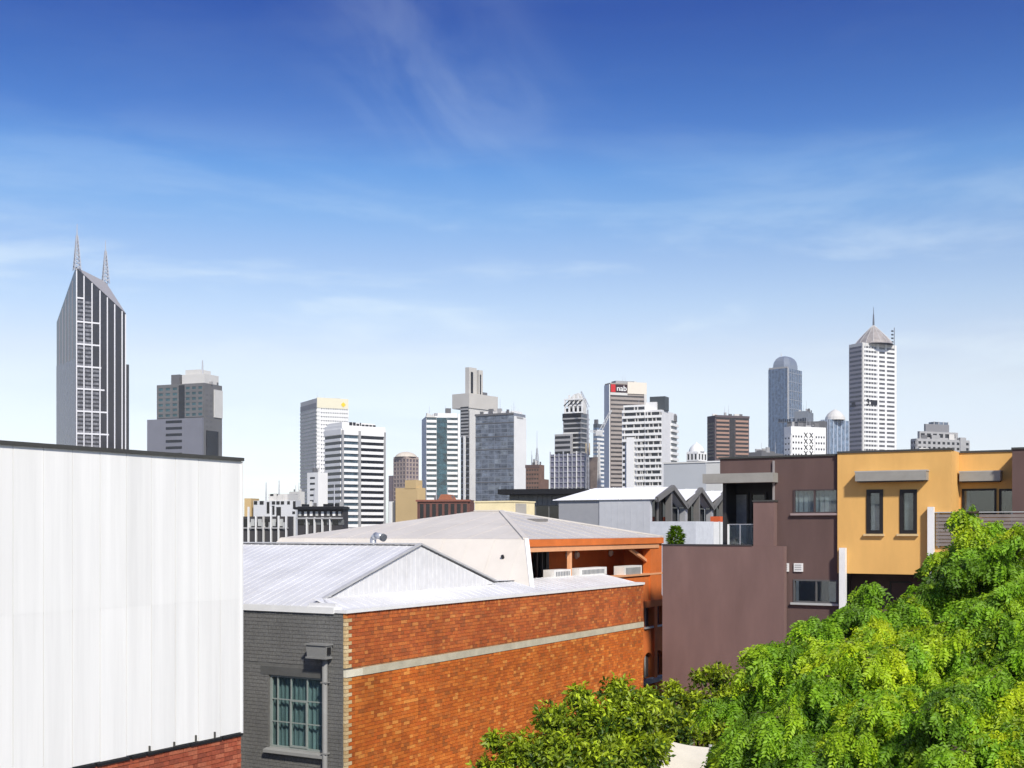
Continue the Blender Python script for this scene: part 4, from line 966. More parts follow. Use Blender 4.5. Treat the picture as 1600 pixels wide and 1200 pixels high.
# ---- blue grey glass tower with white flank
t = Block('office_tower', 'blue-grey curtain wall tower with a blank white flank', 743, 803, 821, 645, 500, 28, 'tower', TG)
t.body(M('curtain_grey', (0.20, 0.22, 0.26), rough=0.25, var=0.12, scale=0.12, spec=0.5)); n = 20; p = 6.9
cgw = [GL('curtain_glass_%d' % i, c, rough=0.15, scale=0.4) for i, c in enumerate(((0.14, 0.165, 0.21), (0.17, 0.20, 0.25), (0.20, 0.23, 0.27)))]
for i in range(n):
    for j in range(6):
        h0 = t.wl*j/6; t.fpart('window', 'L', h0+0.12, h0+t.wl/6-0.12, t.z(648+i*p+p-0.9), t.z(648+i*p+0.3), 0, 0.06, cgw[random.choice((0, 0, 0, 1, 1, 2))])
for yy in (659.5, 681, 701, 732, 753): t.fpart('transom', 'L', 0, t.wl, t.z(yy+0.6), t.z(yy-0.6), 0, 0.2, conc_d)
t.fpart('parapet', 'L', -0.2, t.wl, t.z(647.5), t.z(644.5), 0, 0.4, conc_d)
t.fpart('white_flank', 'R', 0.05, t.wr, 0, t.z(650), 0, 0.4, conc_w); t.fpart('grille', 'R', t.hr(806), t.hr(816), t.z(653), t.z(650.5), 0.4, 0.5, conc_m)
t.box('plant_room', -t.wl+t.hl(750), -1.0, 2, t.wr-1, t.H, t.z(641), conc_w)
t.box('plant_unit', -t.wl+t.hl(748), -t.wl+t.hl(752), 1, 3, t.H, t.z(640), conc_d)
for hpx in (806, 811, 816): t.box('roof_aerial', -2, -1.9, t.hr(hpx), t.hr(hpx)+0.15, t.H, t.z(632+random.uniform(0, 6)), conc_l)

# ---- small brown block with aerial
t = Block('office_block', 'small brown brick block carrying a thin lattice aerial', 821.5, 843, 850.5, 726, 450, 25, 'building')
t.body(brick_far); t.grid('L', 0.2, t.wl-0.2, 731, 765, 5, 5, 0.7, 0.42, GL('brown_window', (0.09, 0.07, 0.06), rough=0.2), brick_far, 0.2)
t.fpart('parapet', 'L', -0.1, t.wl, t.z(731), t.z(726), 0, 0.3, M('brick_far_dark', (0.12, 0.08, 0.07), rough=0.9))
t.box('lower_wing', -2, -0.1, t.wr, t.wr+4.5, 0, t.z(748), brick_far)
lattice(t, 'aerial', (-t.wl+t.hl(834), 3, t.H), (726-672)/F*450, 1.3, mast_m, n=10, spire=0.5)

# ---- tower under construction
t = Block('unfinished_tower', 'tower under construction with dark upper floors, white top frame and scaffolded base', 880, 908, 920, 645, 610, 28, 'tower', TG)
t.body(M('shell_grey', (0.16, 0.16, 0.17), rough=0.8, var=0.1, scale=0.2))
n = 9
for i in range(n):
    y_ = 647+i*7.6
    t.fpart('window', 'L', 0.6, t.wl-0.4, t.z(y_+5.2), t.z(y_), 0, 0.06, gl_black); t.fpart('floor_slab', 'L', 0, t.wl, t.z(y_+7.6), t.z(y_+5.2), 0, 0.5, conc_l if i in (3, 5, 6) else conc_m)
    t.fpart('window', 'R', 0.4, t.wr-0.2, t.z(y_+5.2), t.z(y_), 0, 0.06, gl_grey); t.fpart('floor_slab', 'R', 0, t.wr, t.z(y_+7.6), t.z(y_+5.2), 0, 0.4, conc_m)
t.fpart('crown_wall', 'L', -0.3, t.wl, t.z(657), t.z(645), 0.05, 0.3, black)
wf = conc_w
x0, x1 = -t.wl+t.hl(882), -t.wl+t.hl(909)
for k, yt in enumerate((645, 634, 624)):
    t.box('frame_beam', x0, x1, 0.2, 1.0, t.z(yt), t.z(yt-2.2), wf)
for k in range(5):
    xx = x0+(x1-x0)*k/4; t.box('frame_post', xx-0.4, xx+0.4, 0.25, 0.95, t.z(645), t.z(616 if k not in (0, 4) else 622), wf)
t.box('core_wall', x0+1, x1-1, 2.0, 8, t.H, t.z(621), conc_l)
for k in range(4):
    xx = x0+(x1-x0)*(k+0.5)/4; t.part('frame_brace', MB().tube((xx-1.6, 0.1, t.z(633)), (xx+1.6, 0.1, t.z(624.5)), 0.3, n=4), black); t.box('opening', xx-1.2, xx+1.2, 1.85, 2.0, t.z(642), t.z(636.5), black)
t.part('crown_wall', MB().prism([(x0+2, 2.2, t.z(621)), (x1-1, 2.2, t.z(621)), (x1-3, 2.2, t.z(613)), (x0+4, 2.2, t.z(615))], (0, 3, 0)), conc_l)
h0 = -t.wl+t.hl(871); t.box('lower_block', h0, -t.wl+t.hl(896), -3.2, -0.6, 0, t.z(678), conc_m)
for i in range(4): t.box('window', h0+0.3, -t.wl+t.hl(896)-0.3, -3.3, -3.2, t.z(681+i*8+4), t.z(681+i*8), gl_black)
sc0, sc1 = -t.wl+t.hl(868.5), -t.wl+t.hl(923)
scaf = t.box('base_block', sc0, sc1, -6, -3.6, 0, t.z(710), M('scaffold_mesh', (0.20, 0.20, 0.27), rough=0.8, var=0.25, scale=0.3))
for i in range(9):
    xx = sc0+(sc1-sc0)*i/8; t.box('scaffold_post', xx-0.22, xx+0.22, -6.6, -6.1, 0, t.z(709-(3 if i % 3 == 0 else 0)), conc_w if i in (1, 4, 6) else mast_m, scaf)
for i in range(7): t.box('scaffold_rail', sc0, sc1, -6.55, -6.2, t.z(713+i*8.2)-0.15, t.z(713+i*8.2)+0.15, mast_m if i % 2 else conc_m, scaf)
t.box('annex', sc1+0.1, sc1+5.4, -5, -1, 0, t.z(716), M('annex_brown', (0.20, 0.16, 0.14), rough=0.9, var=0.3, scale=0.3))
t.box('timber_hoist', -t.wl+t.hl(920), -t.wl+t.hl(926), -4.2, -3, t.z(712), t.z(694), M('hoist_tan', (0.55, 0.45, 0.28)))
# ---- tower crane beside it
K = Block('tower_crane', 'thin white luffing crane rising beside the unfinished tower', 935, 936, 937, 690, 590, 30, 'crane')
cw_ = M('crane_white', (0.70, 0.70, 0.68), rough=0.5)
lattice(K, 'mast', (0, 0, 0), K.z(690), 2.2, cw_, n=26, spire=0.02)
def truss(T, name, p, q, w, mat, n=10):
    p, q = Vector(p), Vector(q); d = (q-p).normalized(); sx = d.cross(Vector((0,1,0.01))).normalized()*w/2; mb = MB()
    mb.tube(p-sx, q-sx*0.4, w*0.12, n=4); mb.tube(p+sx, q+sx*0.4, w*0.12, n=4)
    for i in range(n): mb.tube(p+(q-p)*(i/n)+sx*(1 if i % 2 else -1)*(1-0.6*i/n), p+(q-p)*((i+1)/n)+sx*(-1 if i % 2 else 1)*(1-0.6*(i+1)/n), w*0.08, n=4)
    return T.part(name, mb, mat)
truss(K, 'jib', (0, 0, K.z(678)), (6.5, 0, K.z(642)), 1.6, cw_); truss(K, 'counter_jib', (1.5, 0, K.z(677)), (-5, 0, K.z(673)), 1.6, cw_, 5)
K.box('cab', -1.2, 1.4, -1.2, 1.2, K.z(681), K.z(674), cw_)
K2 = Block('tower_crane', 'grey luffing crane jib leaning over the white top frame', 918, 918.5, 919, 640, 600, 30, 'crane')
truss(K2, 'jib', (0.3, 0, K2.z(637)), (-3.7, 0, K2.z(611)), 1.3, mast_m, 8); lattice(K2, 'mast', (0, 0, 0), K2.z(636), 1.8, mast_m, n=24, spire=0.02)

# ---- slender blue slab
t = Block('office_tower', 'slender blue-grey slab wedged behind the crane', 927, 933, 944, 662, 900, 40, 'tower', TG)
t.body(gl_grey); t.bands('L', 0, t.wl, 668, 760, 14, 0.5, gl_blue, conc_m, 0.2); t.bands('R', 0, t.wr, 668, 760, 14, 0.5, gl_blue, conc_w, 0.2)
t.box('roof_fin', -t.wl, -1, 1, 3, t.H, t.z(655), conc_d)

# ---- tower with the bank sign
t = Block('office_tower', 'brown-grey tower with a red and white lettered bank sign at its top', 945, 953, 1010, 598, 820, 70, 'tower', TG)
bgc = M('stone_brown_grey', (0.33, 0.29, 0.26), rough=0.8, var=0.08, scale=0.1)
t.body(bgc); t.fpart('white_flank', 'L', 0, t.wl, 0, t.H-1, 0, 0.5, conc_w)
t.bands('R', t.hr(954), t.hr(1006), 617, 780, 24, 0.42, GL('brown_band_glass', (0.07, 0.06, 0.055), rough=0.15, scale=0.4), bgc, 0.4)
t.fpart('pier', 'R', t.hr(1006), t.wr, 0, t.z(614), 0, 0.6, conc_l)
t.fpart('crown_panel', 'R', t.hr(980), t.wr, t.z(614), t.H+1, 0, 0.6, M('crown_cream', (0.72, 0.66, 0.56), rough=0.7))
t.fpart('crown_wall', 'R', 0, t.hr(980), t.z(617), t.z(613), 0, 0.5, conc_l)
sg = t.fpart('sign_panel', 'R', t.hr(953.4), t.hr(980), t.z(613), t.z(600), 0, 0.5, M('sign_dark', (0.035, 0.012, 0.012), rough=0.4))
t.fpart('sign_emblem', 'R', t.hr(954), t.hr(961), t.z(612.5), t.z(600.5), 0.5, 0.7, M('sign_red', (0.55, 0.02, 0.02), rough=0.4), sg)
me = text_mesh('nab', 5.6, 0.1, 0.06); me.materials.append(conc_w)
o = t.inst('lettering', me, (0.85, t.hr(970.5), t.z(606.6)), sg); o.rotation_euler = (math.radians(90), 0, math.radians(90)); o.scale = (0.95, 0.9, 1)
t.box('plant_room', -8, -1, t.hr(963), t.hr(992), t.H, t.z(594), conc_m)

# ---- white balcony tower
t = Block('apartment_tower', 'white apartment tower with stacked balconies and a dark plant box', 972, 1034, 1058, 640, 540, 24, 'tower', TG)
t.body(M('balcony_tower_white', (0.70, 0.70, 0.70), rough=0.8, var=0.05, scale=0.2))
n = 16; p = 9.16
gdk = GL('balcony_glass_dark', (0.03, 0.032, 0.036), rough=0.15, scale=0.4)
t.box('upper_block', -t.wl+t.hl(974), -t.wl+t.hl(1008), 0.02, 9, t.H-0.5, t.z(631), conc_w)
for i in range(n):
    y_ = 634+i*p
    for (a_, b_, from_) in ((974, 1007, 0), (1009, 1036, 1)):
        if i < from_: continue
        if a_ == 974 and i > 5: a2 = 995
        else: a2 = a_
        t.fpart('window', 'L', t.hl(a2), t.hl(min(b_, 1033.5)), t.z(y_+5.2), t.z(y_), 0, 0.08, gdk)
        bl_ = t.fpart('balcony', 'L', t.hl(a2)-0.3, t.hl(min(b_, 1033.5)), t.z(y_+p), t.z(y_+5.2), 0, 1.1, conc_w)
        for q in range(3):
            hq = t.hl(a2)+(t.hl(min(b_, 1033.5))-t.hl(a2))*(q+random.random())/3; t.fpart('dividing_fin', 'L', hq, hq+0.3, t.z(y_+5.2), t.z(y_), 0.08, 0.9, conc_l, bl_)
    if i > 5: t.fpart('window', 'L', t.hl(973), t.hl(977), t.z(y_+5.5), t.z(y_+1), 0, 0.08, gdk)
    if i > 1 and i < 10:
        t.fpart('window', 'R', t.hr(1049), t.hr(1056.5), t.z(y_+4.6), t.z(y_), 0, 0.08, gdk); t.fpart('balcony', 'R', t.hr(1048), t.wr, t.z(y_+p), t.z(y_+5.0), 0, 0.8, conc_w)
t.piers('L', [t.hl(986)], 3.6, 682, 790, conc_w, 1.2)
t.part('rounded_crown', MB().lathe((-2.8, t.wr-3.2, t.z(653)), [(3.6, 0), (3.6, 2.6), (2.9, 3.6), (1.2, 4.0)], 20), conc_d)
t.box('plant_box', -t.wl+t.hl(1012), -t.wl+t.hl(1036), 3, 9, t.H, t.z(618), M('plant_dark', (0.06, 0.07, 0.075), rough=0.5)); t.box('plant_room', -t.wl+t.hl(1008), -t.wl+t.hl(1024), 1.5, 3, t.H, t.z(627), conc_w)

# ---- small white dome
t = Block('domed_building', 'small white building with a pointed dome and dark drum windows', 1073, 1090, 1104, 705, 600, 40, 'building')
t.body(conc_w); t.grid('L', 0, t.wl, 707, 720, 3, 1, 0.55, 0.7, gl_black, conc_w); t.grid('R', 0, t.wr, 707, 720, 3, 1, 0.55, 0.7, gl_black, conc_w)
rr = t.wl*0.62; t.part('dome', MB().lathe((-t.wl/2, t.wr/2, t.H), [(rr, 0), (rr*0.95, 1.2), (rr*0.72, 2.6), (rr*0.4, 3.7), (rr*0.12, 4.3), (0.1, 5.0)], 20), conc_w, smooth=True)

# ---- pale grey blank blocks
t = Block('office_block', 'blank pale grey wall block above the gabled white roofs', 1037, 1103, 1104, 723, 100, 29.5, 'building')
t.body(M('pale_wall', (0.44, 0.46, 0.48), rough=0.85, var=0.05, scale=0.4)); t.fpart('coping', 'L', 0, t.wl, t.H, t.H+0.12, -0.3, 0.06, conc_l)
t = Block('office_block', 'off-white parapet block beside the brown roof canopy', 1103.5, 1126, 1135, 722, 88, 29, 'building')
t.body(M('off_white_wall', (0.56, 0.56, 0.54), rough=0.85, var=0.06, scale=0.4)); t.fpart('coping', 'L', 0, t.wl, t.H, t.H+0.1, -0.3, 0.06, conc_w)

# ---- dark flat-roofed building with black fascia
t = Block('office_block', 'low grey flat-roofed building with a deep black fascia', 796, 900, 905, 765, 82, 16, 'building')
t.body(M('dark_wall', (0.18, 0.18, 0.18), rough=0.8, var=0.06))
t.box('fascia', -t.wl-0.6, 0.8, -0.8, t.wr, t.z(772), t.z(764), black)
for i in range(14):
    h0 = t.wl*i/14; t.fpart('cladding_panel', 'L', h0+0.01, h0+t.wl/14-0.01, t.z(789), t.z(772), 0.0, 0.05, M('grey_panel', (0.20, 0.20, 0.195), rough=0.7, rnd=0.12))
for i in range(5):
    h0 = t.wl*i/5; t.fpart('window', 'L', h0+0.04, h0+t.wl/5-0.04, t.z(812), t.z(790), 0.0, 0.04, glass_dark)

# ---- brown striped tower
t = Block('office_tower', 'brown and terracotta striped tower with a dark central strip', 1105, 1117, 1170.5, 649, 620, 68, 'tower', TG)
bd_ = M('tower_brown', (0.10, 0.08, 0.085), rough=0.7); ob = M('tower_terracotta', (0.34, 0.215, 0.165), rough=0.8)
t.body(bd_)
for (a_, b_) in ((1119, 1139), (1149, 1169)): t.bands('R', t.hr(a_), t.hr(b_), 652, 716, 10, 0.52, gl_brown, ob, 0.35)
t.fpart('parapet', 'R', 0, t.wr, t.z(652), t.H+0.2, 0, 0.5, bd_); t.bands('L', 0.5, t.wl-0.5, 660, 716, 10, 0.5, gl_brown, bd_, 0.2)  # left bands all dark brown: shade of that side put into the colour
t.fpart('recess', 'R', t.hr(1140), t.hr(1148), 0, t.z(652), 0, 0.1, gl_brown)
t = Block('low_roofs', 'low dark roof ridge between the brown and blue towers', 1170, 1190, 1224, 706, 500, 40, 'building')
t.body(conc_d); t.box('plant_room', -t.wl*0.6, -1, 2, t.wr*0.7, t.H, t.z(703), conc_d)

# ---- blue tower with rounded crown
t = Block('office_tower', 'blue glass tower with a rounded barrel crown', 1200.5, 1230.5, 1253, 575, 1100, 40, 'tower', TG)
t.body(gl_blue)
for k in range(1, 8): t.piers('R', [t.wr*k/8], 0.5, 575, 730, M('mullion_blue_grey', (0.28, 0.31, 0.36), rough=0.4), 0.35, 'mullion')
for k in range(1, 6): t.piers('L', [t.wl*k/6], 0.35, 575, 730, M('mullion_blue', (0.16, 0.22, 0.32), rough=0.4), 0.3, 'mullion')
t.fpart('corner_pier', 'R', 0, 0.9, 0, t.z(575), 0, 0.5, conc_l)
for i in range(10): t.fpart('transom', 'R', 0, t.wr, t.z(582+i*14), t.z(581+i*14), 0, 0.25, M('mullion_blue_grey', None))
rr = min(t.wl, t.wr)*0.5
cx_, cy_ = -t.wl*0.5, t.wr*0.5
prof = [(1.0, 0), (0.98, 4), (0.9, 7.5), (0.74, 10.0), (0.5, 11.8), (0.22, 12.6), (0.02, 12.8)]
mb = MB(); k0 = 0; ring = []
for s_, z_ in prof: ring.append([(cx_+sx*t.wl*0.45*s_, cy_+sy*t.wr*0.45*s_, t.H+z_) for sx, sy in ((-1,-.6),(-.6,-1),(.6,-1),(1,-.6),(1,.6),(.6,1),(-.6,1),(-1,.6))])
for r0_, r1_ in zip(ring, ring[1:]):
    for i in range(8): mb.poly([r0_[i], r0_[(i+1)%8], r1_[(i+1)%8], r1_[i]], [(0,1,2,3)])
t.part('crown', mb, M('crown_blue_grey', (0.20, 0.23, 0.28), rough=0.3, spec=0.5)); t.part('mast', MB().tube((cx_-4, cy_, t.H+11), (cx_-4, cy_, t.H+16), 0.3, n=5), conc_l)
t.fpart('crown_base', 'L', 0.5, t.wl, t.H, t.H+1.5, -1.5, 0.1, conc_m)

# ---- dark sign building, white square-window building, pale blue domed tower
t = Block('office_block', 'dark grey roof block with a thin line of rooftop sign letters', 1241, 1262, 1271, 642, 720, 25, 'building')
t.body(M('roof_block_grey', (0.19, 0.21, 0.24), rough=0.6)); t.box('lower_wing', -t.wl-4, t.wr*0.6, -1, 6, 0, t.z(659), conc_d)
hx = -t.wl+t.hl(1217); 
for i in range(13):
    if i in (6, 8): hx += 1.2; continue
    wd_ = random.uniform(0.8, 1.3); t.box('sign_letter', hx, hx+wd_, -1.6, -1.3, t.z(658), t.z(658)+random.choice((1.5, 1.5, 1.9)), M('letter_dark', (0.03, 0.04, 0.06))); hx += wd_+0.35
t.box('sign_rail', -t.wl+t.hl(1216), hx, -1.55, -1.35, t.z(659), t.z(658)-0.02, conc_d)
t = Block('apartment_block', 'white block with rows of small square windows and dark lattice panels', 1225, 1236, 1290.5, 666, 560, 66, 'building')
t.body(conc_w); nzr = 4
zr0 = 678
for (a_, b_, n_) in ((1237, 1254, 4), (1273, 1289, 4)): t.grid('R', t.hr(a_), t.hr(b_), 677, 715, n_, 4, 0.52, 0.34, gl_black, conc_w, 0.3)
for k in range(4):
    for q in range(2):
        c = t.hr(1256+q*8.5+3); zc = t.z(679+k*9.6); dd = 0.9
        t.part('lattice_panel', MB().prism([(0.02, c-dd-0.25, zc-dd-0.25), (0.02, c-dd+0.25, zc-dd-0.25), (0.02, c+dd+0.25, zc+dd+0.25), (0.02, c+dd-0.25, zc+dd+0.25)], (0.1, 0, 0)).prism([(0.03, c-dd-0.25, zc+dd+0.25), (0.03, c-dd+0.25, zc+dd+0.25), (0.03, c+dd+0.25, zc-dd-0.25), (0.03, c+dd-0.25, zc-dd-0.25)], (0.12, 0, 0)), gl_black)
t.grid('L', 0.4, t.wl-0.4, 680, 715, 2, 4, 0.5, 0.3, gl_grey, conc_w, 0.2)
t = Block('office_tower', 'pale blue glass tower with a shallow dome', 1283, 1296, 1326, 655, 800, 50, 'tower', TG)
pb_ = GL('pale_blue_glass', (0.22, 0.30, 0.42), rough=0.15, scale=0.4)
t.body(pb_)
for fc in 'LR': t.piers(fc, [t.w(fc)*k/5 for k in range(6)], 0.6, 655, 720, M('pale_mullion', (0.50, 0.56, 0.64), rough=0.4), 0.3, 'mullion')
t.part('dome', MB().lathe((-t.wl*0.3, t.wr*0.42, t.H), [(6.6, 0), (6.2, 2.0), (4.8, 4.2), (2.6, 6.0), (0.3, 7.2)], 18), conc_l)
t.part('dome', MB().lathe((-t.wl-3, 3, t.z(668)), [(4.5, 0), (4.2, 2.0), (3.0, 3.8), (1.4, 4.8), (0.2, 5.2)], 14), conc_d)
t.box('lower_wing', -t.wl-8, -t.wl-0.02, 0.2, 8, 0, t.z(668), conc_m)

# ---- tower with pyramid roof
t = Block('office_tower', 'pale ribbed tower with a conical metal roof and thin spire', 1326.5, 1347, 1401, 535, 1000, 62, 'tower', TG)
t.body(conc_l)
n = 26; y0 = 540; y1 = 722
gp = GL('pale_band_glass', (0.13, 0.13, 0.14), rough=0.15, scale=0.4)
t.bands('R', t.hr(1348), t.hr(1399), y0, y1, n, 0.48, gp, conc_w, 0.4)
t.piers('R', [t.hr(1371.5), t.hr(1383.5), t.hr(1398.5)], 2.0, 535, y1, conc_w, 0.6); t.fpart('corner_pier', 'R', 0, t.hr(1350), 0, t.z(536), 0, 0.5, conc_l)
t.piers('R', [t.hr(1352+k*4.2) for k in range(5)], 0.35, 535, y1, conc_w, 0.5, 'mullion')
t.bands('L', 0.6, t.wl-0.6, y0, y1, n, 0.5, gl_lil, M('stone_shaded', (0.33, 0.31, 0.33), rough=0.7), 0.3)  # left face in darker stone and glass, its shade painted in
sgb = t.z(632); 
me = text_mesh('3', 7.0, 0.1, 0.12); me.materials.append(black); o = t.inst('lettering', me, (0.75, t.hr(1355.5), t.z(628))); o.rotation_euler = (math.radians(90), 0, math.radians(90))
t.fpart('sign_panel', 'R', t.hr(1360), t.hr(1370), t.z(632), t.z(624), 0.0, 0.7, black); t.fpart('sign_panel', 'L', t.wl*0.25, t.wl*0.5, t.z(634), t.z(627), 0, 0.7, black)
rc = (-t.wl*0.5, t.wr*0.52)
cone_m = M('cone_metal', (0.50, 0.45, 0.40), rough=0.35, metal=0.35, var=0.25, scale=0.15)
R0 = t.wr*0.42
prof = [(R0, 0), (R0*0.94, 1.0)]; Hc = t.z(503)-t.H
for i in range(1, 9): f = i/8; prof.append((R0*0.92*(1-f**1.15)+0.4, 1.0+(Hc-1.0)*f))
t.part('cone_roof', MB().lathe((rc[0], rc[1], t.H), prof, 16), cone_m)
for k in range(16):
    a_ = 2*math.pi*k/16; mb = MB()
    for (r0_, z0_), (r1_, z1_) in zip(prof[1:], prof[2:]): mb.tube((rc[0]+r0_*math.cos(a_), rc[1]+r0_*math.sin(a_), t.H+z0_), (rc[0]+r1_*math.cos(a_), rc[1]+r1_*math.sin(a_), t.H+z1_), 0.18, n=4, cap=False)
    t.part('roof_rib', mb, conc_l)
t.part('spire', MB().tube((rc[0], rc[1], t.z(505)), (rc[0], rc[1], t.z(486)), 0.9, 0.5, n=8).tube((rc[0], rc[1], t.z(487)), (rc[0], rc[1], t.z(474)), 0.35, 0.12, n=6), M('spire_dark', (0.12, 0.13, 0.15), rough=0.4))
for k in range(5): t.fpart('roof_screen', 'R', t.wr-2.2, t.wr-0.3, t.H+k*3, t.H+k*3+1.2, -4, -3.2, gl_black)
t.part('mast', MB().tube((-1.5, t.wr-1.2, t.H), (-1.5, t.wr-1.2, t.z(506)), 0.3, n=5), conc_d)

# ---- stepped grey building
t = Block('office_block', 'grey stepped office block with punched windows and glazed top', 1423, 1432, 1515, 685, 520, 66, 'building')
sg_ = M('stepped_grey', (0.36, 0.36, 0.36), rough=0.8, var=0.08, scale=0.3)
t.body(sg_)
t.grid('R', 0.2, t.wr-0.2, 687, 712, 11, 3, 0.55, 0.5, gl_black, sg_, 0.3)
t.grid('L', 0.2, t.wl-0.2, 687, 712, 2, 3, 0.55, 0.5, gl_black, sg_, 0.3)
u = MB().box(-t.wl+1, -1.2, t.hr(1440), t.hr(1500), t.H, t.z(673)); up = t.part('upper_storey', u, sg_)
for k in range(6): t.box('window', -1.2, -1.12, t.hr(1442+k*9.5), t.hr(1448+k*9.5), t.z(682), t.z(676), gl_black, up)
u2 = t.part('upper_storey', MB().box(-t.wl+2, -2.4, t.hr(1450), t.hr(1487), t.z(673), t.z(661)), M('stepped_dark', (0.22, 0.22, 0.23), rough=0.7))
t.box('glazed_lantern', -5, -1.9, t.hr(1464), t.hr(1487), t.z(671), t.z(657), GL('lantern_glass', (0.14, 0.18, 0.24), rough=0.1), u2)
for k in range(4): t.box('lantern_frame', -1.9, -1.8, t.hr(1464+k*7.4), t.hr(1464.6+k*7.4), t.z(671), t.z(656), conc_l, u2)
t.box('bay', -2, 1.4, 0.3, t.hr(1448), 0, t.z(700), conc_l); t.box('bay', -0.3, 0.6, t.hr(1499), t.hr(1507), t.z(712), t.z(681), sg_)

# ---- low apartments at the left
t = Block('apartment_block', 'low white and grey flats with black windows beside the clad warehouse', 396, 462, 470, 782, 165, 14, 'building')
fw_ = M('flats_white', (0.58, 0.59, 0.60), rough=0.8, var=0.05, scale=0.4)
t.body(fw_)
t.box('roof_box', -t.wl+t.hl(412), -t.wl+t.hl(442), 1.5, 5, t.H, t.z(771), conc_l); t.fpart('roof_box_window', 'L', t.hl(415), t.hl(430), t.z(774), t.z(771), -1.5, -1.45, gl_black)
for (a_, b_, y0_, y1_) in ((397, 402, 780.5, 786), (406, 412, 780.5, 786), (417, 421, 782, 800), (425, 430, 781, 786), (432, 437, 781, 786), (439, 444, 781, 786), (449, 453, 781, 786), (458, 462, 781, 793), (425, 429, 788, 802), (432, 439, 790, 806), (457, 461, 797, 801)):
    t.fpart('window', 'L', t.hl(a_), t.hl(b_), t.z(y1_+2), t.z(y0_+2), 0, 0.05, gl_black)
t.box('tan_flank', -t.wl-1.6, -t.wl-0.6, 0.5, 3, 0, t.z(778), tan)
dl = MB(); t.box('lower_storey', -t.wl-1.2, -0.3, -1.6, -0.02, 0, t.z(807), M('flats_dark', (0.05, 0.048, 0.05), rough=0.6))
for k in range(7):
    hx = -t.wl-1.0+(t.wl+0.6)*k/6.2; t.box('pier', hx, hx+0.14, -2.0, -1.62, 0, t.z(806-(14 if k % 3 == 1 else 0)), conc_w if k != 3 else conc_l)
for k in range(12):
    hx = -t.wl-0.6+(t.wl)*k/12; t.box('window', hx, hx+0.55, -1.68, -1.6, t.z(822+(k % 2)*6), t.z(811+(k % 2)*5), frame_grey if k % 3 else glass_dark)
t.box('balcony_slab', -t.wl-1.2, -0.3, -1.9, -1.62, t.z(826), t.z(824), conc_m)
t = Block('apartment_block', 'dark flats with slim white piers before the striped office block', 465, 536, 544, 791, 150, 14, 'building')
t.body(M('flats_dark', None)); t.box('roof_edge', -t.wl-0.2, 0.2, -0.6, t.wr, t.z(796), t.z(792), black)
for k in range(8):
    hx = t.wl*k/8; t.fpart('window', 'L', hx+0.15, hx+0.5, t.z(806), t.z(799), 0, 0.06, white_paint if k in (1, 2, 4, 6) else frame_grey)
    t.fpart('window', 'L', hx+0.1, hx+0.9, t.z(820), t.z(812), 0, 0.06, glass_grey if k % 2 else glass_dark)
for k in range(4): t.fpart('pier', 'L', t.wl*(0.22+k*0.17), t.wl*(0.22+k*0.17)+0.10, 0, t.z(808), 0, 0.5, conc_w)
t.fpart('balcony_slab', 'L', 0, t.wl, t.z(811), t.z(808.5), 0, 0.5, conc_m)
for a_, b_ in ((466, 470), (500, 507), (514, 520)): t.box('roof_box', -t.wl+t.hl(a_), -t.wl+t.hl(b_), 1, 3, t.H, t.z(787), black)
t = Block('apartment_block', 'pale low building peeking behind the flats', 452, 468, 476, 768, 320, 30, 'building')
t.body(conc_l); t.fpart('window', 'L', t.hl(455), t.hl(465), t.z(776), t.z(772), 0, 0.06, gl_grey)

# ---- rooftop clutter: small plant units, tanks and aerials on the flat-topped blocks
def clutter(t, n, h=2.2):
    for k in range(n):
        w_, d_, hh = random.uniform(0.06, 0.16)*t.wl, random.uniform(0.06, 0.16)*t.wr, random.uniform(0.4, 1.0)*h
        x_, y_ = -t.wl*random.uniform(0.05, 0.85), t.wr*random.uniform(0.05, 0.8)
        t.box('plant_unit', x_, x_+w_*0.8, y_, y_+d_, t.H-0.3, t.H+hh, random.choice((conc_m, conc_l, conc_d)))
    for k in range(2):
        x_, y_ = -t.wl*random.uniform(0.1, 0.8), t.wr*random.uniform(0.1, 0.7)
        t.part('aerial', MB().tube((x_, y_, t.H-0.2), (x_, y_, t.H+h*random.uniform(1.5, 2.8)), 0.12, 0.05, n=5), mast_m)
SKIP = ('slanted roof', 'conical', 'barrel', 'pointed dome', 'shallow dome', 'crane', 'construction', 'rounded stone', 'parapet block', 'blank pale grey', 'deep black')
for t in BLOCKS:
    lab = t.root['label']
    if any(k in lab for k in SKIP): continue
    small = t.Y < 400
    clutter(t, 3 if small else 5, 1.0 if small else 2.4)

